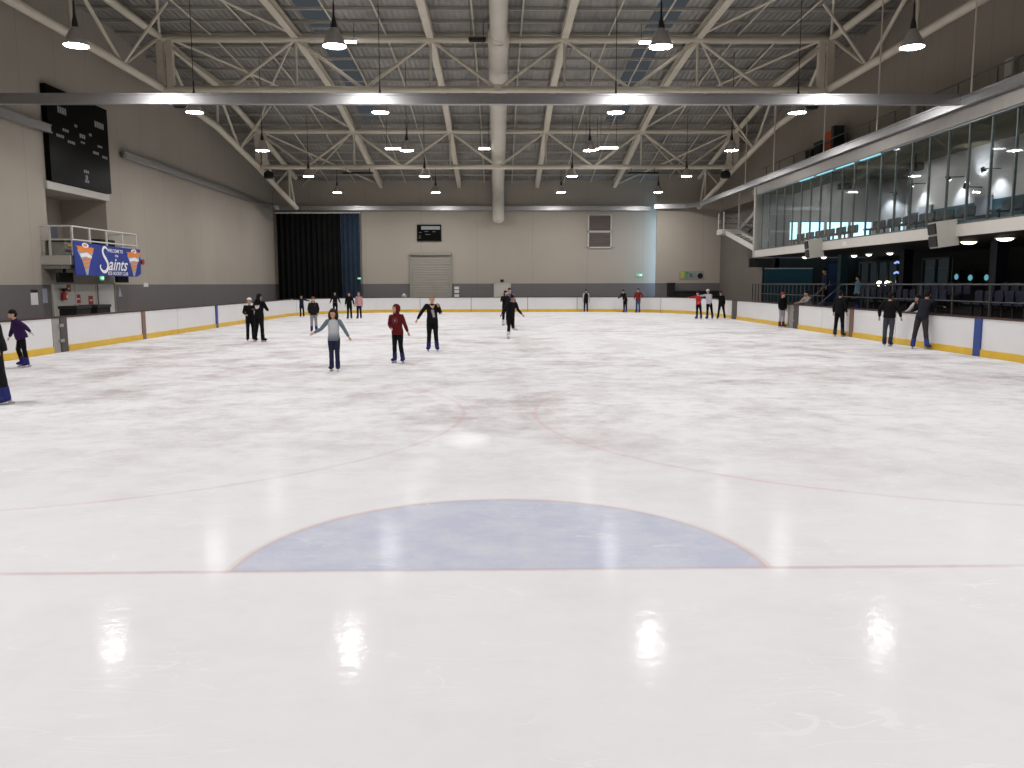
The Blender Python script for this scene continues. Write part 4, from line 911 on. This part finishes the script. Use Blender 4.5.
def person(x, y, h, rz, label, top, legs, hair=HD, style='short', skin=SKIN, boot=BOOT, aL=None, aR=None, lL=None, lR=None,
           lean=(0, 0, 1), look=(0, -1, 0), hs=1.0, group=None, skates=True, z0=0., fat=1.07, extras=None, sleeve=None, hem=.045, hat=None, hood=None, vox=None):
    H = h - (.065 if skates else 0.); T = Vector(lean).normalized(); s = V(1, 0, 0); s = (s - T*s.dot(T)).normalized(); f = T.cross(s)*1.0     # f points forward?
    f = s.cross(T); f = f if f.y < 0 else -f
    aL = aL or ((.22, .02, -1), (.10, -.18, -1)); aR = aR or ((-.22, .02, -1), (-.10, -.18, -1))
    lL = lL or ((.05, -.02, -1), (.03, .05, -1)); lR = lR or ((-.05, .02, -1), (-.03, .06, -1))
    P = V(0, 0, 0); J = {}
    for sd, l in ((1, lL), (-1, lR)):
        hp = P + V(sd*.052*H, 0, -.01*H); kn = hp + Vector(l[0]).normalized()*.245*H; an = kn + Vector(l[1]).normalized()*.235*H
        J[sd] = [hp, kn, an]
    foot = .042*H + (.065 if skates else 0)
    low = min(J[1][2].z, J[-1][2].z) - foot
    base = [J[k][2] for k in (1, -1) if J[k][2].z - foot < low + .08]
    off = V(-sum(b.x for b in base)/len(base), -sum(b.y for b in base)/len(base), -low)
    P = P + off
    for k in J: J[k] = [p + off for p in J[k]]
    sh = P + T*.30*H; nk = P + T*.345*H
    A = {}
    for sd, a in ((1, aL), (-1, aR)):
        s0 = sh + s*sd*.105*H; e = s0 + Vector(a[0]).normalized()*.165*H; w = e + Vector(a[1]).normalized()*.145*H
        A[sd] = [s0, e, w, Vector(a[2] if len(a) > 2 else a[1]).normalized()]
    fd = Vector(look); fd.z *= 1; fd.normalize(); hu = (T + V(0, 0, 1.2)).normalized(); fd = (fd - hu*fd.dot(hu)).normalized(); hx = hu.cross(fd)*-1
    hc = nk + (T*.4+V(0, 0, .6)).normalized()*.075*H*hs - f*-.0 + f*.012*H
    HR = Matrix((hx, -fd, hu)).transposed(); k = H*hs
    hp_ = lambda a, b_, c: hc + hx*a*k - fd*b_*k*-1*-1 + hu*c*k if False else hc + hx*a*k + fd*b_*k + hu*c*k
    W = Matrix.Translation(V(x, y, z0)) @ Matrix.Rotation(rz, 4, 'Z')
    vox = vox or max(.011, .0075*h*1.1)
    def put(b): b.v = [tuple(W @ Vector(p)) for p in b.v]; return b
    # ---- body: one continuous skin
    b = MB()
    loft(b, [P-T*.03*H, P+T*.03*H, P+T*.11*H, P+T*.2*H, P+T*.28*H, P+T*.315*H, P+T*.335*H],
         [(.075*H, .055*H), (.085*H, .06*H), (.072*H*fat, .05*H*fat), (.082*H, .056*H), (.088*H, .05*H), (.06*H, .036*H), (.034*H, .03*H)], s, f)
    b.tube([nk-T*.03*H, nk+T*.02*H, hc], [.034*H, .030*H, .030*H], 10)
    for sd in (1, -1):
        hp, kn, an = J[sd]; s0, e, w, hd = A[sd]
        b.tube([hp+V(0, 0, .02*H), hp.lerp(kn, .3), kn, kn.lerp(an, .3), an, an-V(0, 0, .02*H)], [.05*H, .05*H, .035*H, .036*H, .022*H, .024*H], 10)
        b.tube([s0-s*sd*.02*H, s0.lerp(e, .35), e, e.lerp(w, .3), w], [.032*H, .029*H, .023*H, .024*H, .016*H], 10)
        side = hd.cross(f); side = side.normalized() if side.length > .2 else s
        nrm = side.cross(hd).normalized()
        R = Matrix((side, nrm, hd)).transposed()
        b.ell(w + hd*.026*H, (.021*H, .011*H, .034*H), 10, 8, R); A[sd] += [side, nrm]
        up_ = -Vector((lL if sd == 1 else lR)[1]).normalized(); ft = V(sd*.18, -1, 0); ft = (ft - up_*ft.dot(up_)).normalized()
        b.ell(an + ft*.032*H - up_*.022*H, (.022*H, .055*H, .018*H), 10, 8, Matrix((ft.cross(up_), -ft, up_)).transposed())
    b.ell(hp_(0, -.004, .012), (.049*k, .060*k, .058*k), 16, 12, HR).ell(hp_(0, .014, -.026), (.037*k, .043*k, .038*k), 14, 10, HR)
    b.ell(hp_(0, .055, -.045), (.016*k, .014*k, .012*k), 10, 8, HR)                               # chin
    b.tube([hp_(0, .052, .012), hp_(0, .068, -.012), hp_(0, .056, -.02)], [.006*k, .010*k, .008*k], 8)   # nose
    for sd in (1, -1):
        b.ell(hp_(sd*.048, -.008, -.004), (.007*k, .013*k, .019*k), 8, 6, HR)                     # ears
        b.ell(hp_(sd*.019, .05, .020), (.014*k, .007*k, .006*k), 8, 6, HR)                        # brow
    body = skin_remesh(b, vox, 1)
    for sd in (1, -1):                                                                              # fingers and thumb rooted inside the palm
        w, hd, side, nrm = A[sd][2], A[sd][3], A[sd][4], A[sd][5]; r = max(.0048*H, .0055)
        cu = f if f.dot(nrm) > 0 else f
        for i, (o_, ln) in enumerate(((-.015, .030), (-.005, .036), (.005, .034), (.015, .027))):
            q = w + hd*.045*H + side*o_*H; d1 = (hd + side*o_*6).normalized(); d2 = (d1 + cu*.35).normalized(); d3 = (d1 + cu*.9).normalized()
            body.tube([q, q+d1*ln*.5*H*1.2, q+d1*ln*.6*H+d2*ln*.4*H, q+d1*ln*.6*H+d2*ln*.4*H+d3*ln*.35*H], [r, r, r*.9, r*.7], 6)
        q = w + hd*.015*H + f*.012*H; body.tube([q, q+(hd*.6+f).normalized()*.022*H, q+(hd*.6+f).normalized()*.022*H+(hd+f*.3).normalized()*.022*H], [r*1.2, r*1.1, r*.8], 6)
    W0 = (x, y, z0)
    me_o = put(body).build('person', skin, None, True, org=W0, fix=False)
    tag(me_o, label, 'person', group)
    ORG[me_o.name] = W0
    # ---- clothing
    g = 1.0; b = MB()
    loft(b, [P+T*.045*H, P+T*.0*H, P-V(0, 0, .03*H)], [(.086*H, .064*H), (.094*H, .07*H), (.085*H, .062*H)], s, f)
    for sd in (1, -1):
        hp, kn, an = J[sd]
        b.tube([hp+V(0, 0, .02*H), hp.lerp(kn, .3), kn, kn.lerp(an, .3), an+(kn-an)*.12], [.058*H, .058*H, .042*H, .043*H, .034*H], 12)
    put(skin_remesh(b, vox, 2)).build('trousers', cm_(legs), me_o, True, fix=False)
    b = MB(); F = fat
    loft(b, [P-T*hem*H, P+T*.02*H, P+T*.11*H, P+T*.2*H, P+T*.28*H, P+T*.318*H, P+T*.332*H],
         [(.104*H*F, .080*H*F), (.104*H*F, .082*H*F), (.093*H*F, .072*H*F), (.098*H*F, .073*H*F), (.102*H, .064*H), (.075*H, .05*H), (.042*H, .040*H)], s, f)
    def arms(b):
        for sd in (1, -1):
            s0, e, w = A[sd][:3]
            b.tube([s0-s*sd*.03*H, s0, s0.lerp(e, .35), e, e.lerp(w, .4), w], [.040*H, .041*H*F, .038*H*F, .032*H*F, .031*H*F, .024*H], 12)
    if not sleeve: arms(b)
    if hood == 'down': b.ell(nk - f*.045*H + T*.005*H, (.07*H, .035*H, .045*H), 12, 8)
    if hood == 'up':
        b.ell(hp_(0, -.016, .014), (.064*k, .074*k, .078*k), 16, 12, HR); b.tube([nk-T*.03*H, hp_(0, -.01, -.03)], [.06*H, .058*H], 12)
    jm = skin_remesh(b, vox, 2)
    if hood == 'up':                                                                               # open the hood around the face
        ctr = hp_(0, .055, -.012); keep = []
        ok = [not (((Vector(p)-ctr).dot(fd) > -.02*k) and abs((Vector(p)-ctr).dot(hx)) < .040*k and abs((Vector(p)-ctr).dot(hu)) < .055*k) for p in jm.v]
        jm.f = [q for q in jm.f if all(ok[i] for i in q)]; jm.mi = [0]*len(jm.f)
    bvh = BVHTree.FromPolygons([Vector(p) for p in jm.v], jm.f)
    jk = put(jm).build('jacket', cm_(top), me_o, True, fix=False)
    if sleeve:
        b = MB(); arms(b); put(skin_remesh(b, vox, 2)).build('sleeves', cm_(sleeve), me_o, True, fix=False)
    # patches that lie on the cloth: outline in (across, up) fractions of H from the chest centre
    for ex in extras or ():
        nm, face, polys, col = ex; dr = f if face == 'front' else -f; c0 = P+T*.19*H
        b = MB()
        for poly in polys:
            vs = []
            for u, v in poly:
                p = c0 + s*u*H*(1 if face == 'front' else 1) + T*v*H; hit = bvh.ray_cast(p + dr*.5, -dr)
                vs.append((hit[0] if hit[0] else p + dr*.07*H) + dr*.008)
            ctr = sum(vs, V(0, 0, 0))/len(vs); hit = bvh.ray_cast(ctr + dr*.5, -dr)
            if hit[0]: ctr = hit[0] + dr*.009
            n = len(vs); b.add(vs+[ctr]+[p-dr*.006 for p in vs], [(i, (i+1) % n, n) for i in range(n)] + [(i, n+1+i, n+1+(i+1) % n, (i+1) % n) for i in range(n)])
        put(b).build(nm, cm_(col), jk, fix=False)
    # ---- hair, hat
    if hood != 'up':
        b = MB(); b.ell(hp_(0, -.006, .032), (.0555*k, .063*k, .053*k), 16, 12, HR).ell(hp_(0, -.03, -.0), (.050*k, .042*k, .05*k), 14, 10, HR)
        if style in ('long', 'loose'):
            wd = .070 if style == 'loose' else .05
            for sd in (1, -1): b.ell(hp_(sd*(wd-.014), -.002 if style == 'loose' else -.012, -.03), (.024*k, .034*k, .068*k), 10, 8, HR)
            b.ell(hp_(0, -.04, -.05), (wd*k, .032*k, .075*k), 14, 10, HR)
        if style == 'pony': b.tube([hp_(0, -.06, .035), hp_(0, -.095, .02), hp_(0, -.1, -.04), hp_(0, -.085, -.09)], [.018*k, .024*k, .02*k, .008*k], 10)
        if style == 'bun': b.ell(hp_(0, -.04, .085), (.03*k, .03*k, .028*k), 12, 8, HR)
        if style == 'curly':
            rr = random.Random(3)
            for q in range(14): b.ell(hp_(rr.uniform(-.05, .05), rr.uniform(-.06, .0), rr.uniform(.0, .075)), .022*k, 8, 6)
        put(skin_remesh(b, max(.009, vox*.8), 2)).build('hair', cm_(hair, 'hair'), me_o, True, fix=False)
    if hat:
        b = MB(); b.ell(hp_(0, -.01, .045), (.060*k, .070*k, .050*k), 16, 12, HR)
        b.prism([(math.cos(a)*.05, .02+math.sin(a)*.095) for a in [PI*q/10 for q in range(11)]], lambda u, v, d: hp_(u, v, .045+d), 0, .008)
        put(b).build('cap', cm_(hat), me_o, True)
    # ---- face
    for sd in (1, -1):
        e = MB().ell(hp_(sd*.019, .0505, .008), (.0085*k, .0055*k, .0055*k), 10, 6, HR); eo = put(e).build('eye', EYEW, me_o, True)
        p = MB().ell(hp_(sd*.019, .0555, .008), (.004*k, .002*k, .0045*k), 8, 6, HR); put(p).build('pupil', EYED, eo, True)
    put(MB().ell(hp_(0, .0545, -.034), (.014*k, .006*k, .0045*k), 10, 6, HR)).build('mouth', LIP, me_o, True)
    # ---- skates
    for sd in (1, -1):
        hp, kn, an = J[sd]; d = Vector((lL if sd == 1 else lR)[1]).normalized(); up = -d
        ft = V(sd*.18, -1, 0); ft = (ft - up*ft.dot(up)).normalized(); sx = ft.cross(up)
        R = Matrix((sx, -ft, up)).transposed()
        b = MB(); b.tube([an+up*.10*H, an+up*.03*H, an, an-up*.035*H], [.043*H, .042*H, .042*H, .040*H], 12).ell(an + ft*.04*H - up*.022*H, (.040*H, .080*H, .032*H), 12, 8, R)
        bo = put(skin_remesh(b, vox*.9, 1)).build('ice_skate' if skates else 'shoe', cm_(boot, 'boot_leather'), me_o, True, fix=False)
        if skates:
            so = an - up*.042*H; fn = lambda u, v, dd: so + ft*u + up*v + sx*dd
            b = MB().prism([(-.055*H, -.03), (.10*H, -.03), (.115*H, -.045), (.09*H, -.065), (-.05*H, -.065), (-.062*H, -.05)], fn, -.004, .004)
            b.prism([(-.04*H, .012), (0, .012), (-.005*H, -.034), (-.035*H, -.034)], fn, -.008, .008).prism([(.045*H, .012), (.085*H, .012), (.08*H, -.034), (.055*H, -.034)], fn, -.008, .008)
            put(b).build('blade', M['galv'], bo)
    return me_o

def circ(u, v, r, n=14, sx=1.): return [(u+r*sx*math.cos(2*PI*i/n), v+r*math.sin(2*PI*i/n)) for i in range(n)]
def ringpoly(u, v, r0, r1, n=16):
    return [[(u+r0*math.cos(2*PI*i/n), v+r0*math.sin(2*PI*i/n)), (u+r1*math.cos(2*PI*i/n), v+r1*math.sin(2*PI*i/n)), (u+r1*math.cos(2*PI*(i+1)/n), v+r1*math.sin(2*PI*(i+1)/n)), (u+r0*math.cos(2*PI*(i+1)/n), v+r0*math.sin(2*PI*(i+1)/n))] for i in range(n)]
def ramp_mat(name, stops):
    m, nt, b_ = newmat(name); tc = N(nt, 'ShaderNodeTexCoord'); sp = N(nt, 'ShaderNodeSeparateXYZ'); nt.links.new(tc.outputs['Object'], sp.inputs[0])
    r = N(nt, 'ShaderNodeValToRGB'); el = r.color_ramp.elements
    while len(el) < len(stops): el.new(.5)
    for e, (p, c) in zip(el, stops): e.position = p; e.color = (*c, 1)
    mrn = N(nt, 'ShaderNodeMapRange'); mrn.inputs[1].default_value = .68; mrn.inputs[2].default_value = 1.08; nt.links.new(sp.outputs['Z'], mrn.inputs[0])
    nt.links.new(mrn.outputs[0], r.inputs[0]); nt.links.new(r.outputs[0], b_.inputs['Base Color']); b_.inputs['Roughness'].default_value = .9; b_.inputs['Specular IOR Level'].default_value = .15
    return m
Dn = (0, 0, -1)
# skaters near the camera
person(-8.38, 13.86, 1.76, -1.25, 'skater in black with blue skates cut off at the picture edge', BLK, CHAR, HD,
       lL=((.05, .16, -1), (0, .14, -1)), lR=((-.05, -.22, -1), (-.02, .15, -1)), aL=((.3, .42, -1), (.15, .2, -1)), lean=(0, -.12, 1), fat=1.15, look=(0, -1, -.1))
person(-11.62, 20.2, 1.37, -.95, 'child in purple jacket and black leggings, one arm swung out behind', (.028, .010, .055), BLK, HD, hs=1.12, fat=1.35, boot=(.03, .02, .13),
       lean=(-.05, -.28, 1), aL=((.25, .95, -.7), (.2, .7, -.85)), aR=((-.2, -.25, -1), (-.1, -.4, -1)), lL=((.16, .1, -1), (.1, .12, -1)), lR=((-.14, -.25, -1), (-.1, .25, -1)))
person(-8.78, 29.15, 1.46, .35, 'person in white cap and black jacket holding the hooded skater', BLK, BLK, HD, hat=(.7, .7, .7), hs=1.05, boot=BLK,
       aL=((.3, -.8, -.5), (-.5, -.8, .1)), aR=((-.3, -.3, -1), (.3, -.8, -.3)))
person(-8.36, 28.7, 1.64, PI-.35, 'skater in black hoodie with white print on the back', BLK, BLK, HD, hood='down', boot=BLK, fat=1.1,
       extras=[('back_print', 'back', [[(-.055, .06), (-.012, .02), (0, .06), (.02, .025), (.06, .055), (.05, -.005), (.02, -.035), (-.03, -.03), (-.05, 0)]], (.6, .6, .6))],
       lL=((.16, -.1, -1), (.14, .12, -1)), lR=((-.14, .1, -1), (-.12, .1, -1)), aL=((.4, -.5, -.75), (.5, -.8, -.1)), aR=((-.25, -.45, -.9), (.45, -.85, -.2)), lean=(0, -.06, 1))
person(-11.95, 50.2, 1.28, .1, 'child in dark clothes by the corner with both arms held straight out', NAVY, BLK, HD, hs=1.15, boot=BLK,
       aL=((1, 0, -.3), (1, -.05, -.25)), aR=((-1, 0, .05), (-1, -.05, .0)), lL=((.1, .1, -1), (.02, .1, -1)), lR=((-.02, -.1, -1), (.0, .05, -1)))
person(-7.75, 34.55, 1.41, .25, 'boy in dark hoodie and light grey trousers with hands in pockets', CHAR, (.24, .23, .24), (.10, .055, .03), hs=1.12, fat=1.15, hood='down',
       extras=[('chest_logo', 'front', [circ(.045, .05, .014)], (.35, .03, .03))], aL=((.28, .1, -1), (-.15, -.35, -1)), aR=((-.28, .1, -1), (.15, -.35, -1)))
person(-10.35, 52.3, 1.46, .1, 'far skater in black with a white belt, arms a little out', BLK, BLK, HD, style='long', boot=BLK, hs=1.05,
       extras=[('belt', 'front', [[(-.08, -.14), (.08, -.14), (.08, -.18), (-.08, -.18)]], (.6, .6, .6))], aL=((.45, 0, -1), (.4, -.1, -1)), aR=((-.45, 0, -1), (-.4, -.1, -1)))
person(-8.55, 47.3, 1.50, -.1, 'far skater all in black beside the child in pink', BLK, BLK, HB, aL=((.35, 0, -1), (.25, -.15, -1)))
person(-8.02, 47.45, 1.47, -.2, 'far skater in pale pink top and dark trousers', (.55, .30, .31), NAVY, HBL, hs=1.05, fat=1.1)
om = ramp_mat('ombre_knit', [(.0, (.07, .08, .11)), (.3, (.20, .22, .25)), (.58, (.42, .43, .45)), (.95, (.46, .47, .49))])
person(-3.8, 18.95, 1.37, .05, 'girl in grey ombre sweater with loose dark hair, arms held out', om, (.020, .022, .05), HB, style='loose', hs=1.16, boot=(.022, .02, .075), sleeve=(.125, .165, .19), skin=SKIN, fat=1.02,
       aL=((.55, -.05, -.95), (.50, -.05, -.9)), aR=((-.75, -.05, -.9), (-.95, -.25, -.55)), lL=((.0, -.03, -1), (.01, .05, -1)), lR=((.0, .03, -1), (-.01, .03, -1)), hem=.045, look=(-.15, -1, 0))
person(-2.55, 20.85, 1.42, -.3, 'child in maroon hoodie with hood up and round chest badge', (.105, .010, .012), BLK, HD, hood='up', hs=1.12, boot=(.025, .025, .11),
       extras=[('chest_badge', 'front', ringpoly(0, .035, .046, .053), (.20, .10, .11)), ('badge_centre', 'front', [circ(0, .035, .022)], (.22, .16, .18))],
       aL=((.38, .05, -1), (.42, .0, -1)), aR=((-.30, .1, -1), (.62, -.75, -.45)), lL=((.05, -.04, -1), (.14, .05, -1)), lR=((-.05, .0, -1), (-.04, .1, -1)), look=(-.45, -1, -.12), lean=(-.03, -.06, 1), fat=1.12)
person(-1.98, 24.55, 1.62, .05, 'woman in black top with grey front print and hand raised to shoulder', BLK, BLK, HBL, style='short', boot=(.02, .02, .13),
       extras=[('front_print', 'front', [[(-.02, .03), (.03, .035), (.045, -.03), (.06, -.1), (.02, -.12), (0, -.05)]], (.30, .30, .32)), ('neckline', 'front', [[(-.045, .125), (-.015, .07), (.02, .05), (.04, .09), (.05, .125)]], SKIN)],
       aR=((-.62, .05, -.8), (-.5, -.15, -.85)), aL=((.35, -.05, -.9), (-.3, -.35, .9)), lL=((.05, -.05, -1), (.08, .05, -1)), lR=((-.05, .02, -1), (-.06, .08, -1)), skin=SKIN)
person(.34, 29.75, 1.55, .5, 'figure skater in black gliding on one white skate, other leg lifted behind', BLK, BLK, HD, style='bun', boot=(.6, .57, .55), hs=1.0,
       lR=((.05, .0, -1), (-.06, .06, -1)), lL=((.12, .1, -1), (.55, .85, -.35)), lean=(.08, -.12, 1), aR=((-.55, .15, -1), (-.55, .05, -.85)), aL=((.4, -.05, -1), (.45, -.35, -.65)), look=(.5, -1, -.1), hem=.07, fat=1.1, skin=SKIN2)
person(.52, 39.9, 1.74, .1, 'tall skater in lilac top behind the figure skater', (.16, .15, .30), NAVY, HB, aL=((.3, 0, -1), (.2, -.1, -1)), aR=((-.3, 0, -1), (-.1, -.3, -1)))
person(.31, 39.45, 1.62, .5, 'dark haired skater in dark jacket close beside the tall lilac one', BLK, BLK, HD, style='long', aR=((-.5, -.5, -.6), (-.4, -.8, -.1)), boot=(.5, .48, .46))
# along the far boards
person(6.08, 57.4, 1.52, .2, 'skater in black vest with white sleeves at the far boards', BLK, BLK, HD, style='bun', sleeve=(.45, .45, .48), aL=((.3, .1, -1), (.1, -.1, -1)))
person(8.72, 56.6, 1.55, -.8, 'skater in dark clothes bending forward at the far boards', BLK, BLK, HD, lean=(-.05, -.38, 1), aR=((-.15, -.6, -.8), (-.1, -.8, -.4)), aL=((.15, -.4, -1), (.1, -.6, -.7)), boot=(.03, .04, .2), fat=1.15)
person(9.5, 56.0, 1.60, -.6, 'skater in dark red top and blue jeans at the far boards', (.16, .018, .02), (.035, .085, .17), HD, aL=((.7, .3, -.8), (-.2, -.7, -.6)), aR=((-.4, .1, -1), (.1, -.6, -.6)), boot=(.03, .04, .2), fat=1.1)
# three skaters in line by the far corner
person(11.22, 45.9, 1.50, -.75, 'skater in bright red top with arm stretched forward', (.42, .025, .035), BLK, HD, style='pony', lean=(-.05, -.14, 1), aR=((-.5, -.8, -.15), (-.4, -.9, -.1)), aL=((.3, -.3, -.9), (.0, -.8, -.5)), lL=((.1, .15, -1), (.05, .1, -1)), hem=.01)
person(11.83, 45.9, 1.60, -.7, 'skater in white top, middle one of the three in line', (.50, .48, .56), BLK, HD, hat=(.6, .6, .6), lean=(-.05, -.22, 1), aR=((-.3, -.9, -.1), (-.2, -1, .05)), aL=((.25, -.4, -1), (.1, -.5, -.9)), lL=((.12, .2, -1), (.1, .12, -1)), hem=.01)
person(12.42, 45.7, 1.52, -.35, 'skater all in black, last of the three in line', BLK, BLK, HD, style='long', lean=(-.08, -.2, 1), aR=((-.6, -.7, .1), (-.6, -.8, .1)), lL=((.18, .1, -1), (.15, .1, -1)), lR=((-.14, -.05, -1), (-.12, .1, -1)), boot=BLK)
# along the glass side boards
person(12.8, 37.0, 1.52, .5, 'skater in dark jacket, red hat and light grey trousers by the gate', BLK, (.36, .34, .36), HD, hat=(.30, .03, .025), boot=(.10, .03, .03), fat=1.15)
person(12.72, 30.5, 1.66, PI-.8, 'skater in black standing before the faded red line on the boards', BLK, BLK, HD, boot=(.03, .03, .07), fat=1.12, lL=((.1, 0, -1), (.05, .05, -1)), lR=((-.1, 0, -1), (-.08, .05, -1)))
person(12.3, 25.75, 1.64, PI-.7, 'skater in short black jacket and grey blue leggings near the boards', BLK, (.05, .052, .065), HD, boot=(.02, .025, .09), fat=1.2, hem=.0, aL=((.5, .1, -.9), (.05, -.2, -1)), aR=((-.5, .1, -.9), (-.2, -.2, -1)), lL=((.08, 0, -1), (-.02, .06, -1)), lR=((-.02, .0, -1), (.05, .1, -1)))
person(12.72, 24.55, 1.76, 2.3, 'tall dark skater leaning over the boards with legs braced apart', (.014, .015, .022), (.035, .03, .033), HD, boot=(.03, .05, .22), lean=(-.1, -.28, 1), aL=((.3, -.7, -.6), (.2, -.9, .0)), aR=((-.3, -.7, -.6), (-.2, -.9, .0)), lL=((.16, .1, -1), (.12, .05, -1)), lR=((-.18, .2, -1), (-.2, .15, -1)))
# onlookers behind the glass side boards
person(13.75, 36.2, 1.66, -PI/2+.3, 'onlooker in pale grey hoodie leaning over the rink gate', (.26, .24, .23), CHAR, HD, skates=False, z0=-.03, lean=(0, -.25, 1), aL=((.2, -.7, -.6), (-.2, -.9, -.1)), aR=((-.2, -.6, -.7), (.2, -.9, -.1)))
person(13.75, 26.6, 1.6, -PI/2+.4, 'onlooker with bare forearms and white sleeves leaning on the boards', BLK, CHAR, HD, style='long', skates=False, z0=-.03, lean=(0, -.2, 1), sleeve=(.45, .43, .42), aL=((.25, -.6, -.8), (-.2, -.9, -.2)), aR=((-.25, -.6, -.8), (.2, -.9, -.2)))
person(15.35, 35.0, 1.35, -PI/2, 'onlooker in light blue top on the lower stand by the steps', (.10, .20, .28), NAVY, HD, skates=False, z0=.9)
person(15.6, 39.2, 1.72, -PI/2, 'onlooker in dark blue standing on the lower stand before the teal dado', (.02, .025, .06), BLK, HD, skates=False, z0=.9)

# ------------------------------------------------------------------ camera, world, colour management
cam = bpy.data.cameras.new('camera'); co = bpy.data.objects.new('camera', cam); COL.objects.link(co)
F = 820.; cam.sensor_width = 36; cam.lens = F/1024*36; cam.clip_end = 300; cam.clip_start = .05
th = math.atan(100.5/F); yaw = math.atan(13/F)
co.matrix_world = Matrix.Translation((0, 0, 2.0)) @ Matrix.Rotation(-yaw, 4, 'Z') @ Matrix.Rotation(PI/2-th, 4, 'X') @ Matrix.Rotation(-.0026, 4, 'Z')
S.camera = co
w = bpy.data.worlds.new('world'); S.world = w; w.use_nodes = True
w.node_tree.nodes['Background'].inputs[0].default_value = (.6, .75, 1, 1); w.node_tree.nodes['Background'].inputs[1].default_value = .05
vs = S.view_settings; vs.view_transform = 'Standard'; vs.look = 'None'; vs.exposure = 0.; vs.gamma = 1; vs.use_curve_mapping = False
S.cycles.use_denoising = True; S.cycles.sample_clamp_indirect = 6; S.cycles.max_bounces = 8; S.cycles.diffuse_bounces = 5; S.cycles.transparent_max_bounces = 12
S.cycles.caustics_reflective = False; S.cycles.caustics_refractive = False
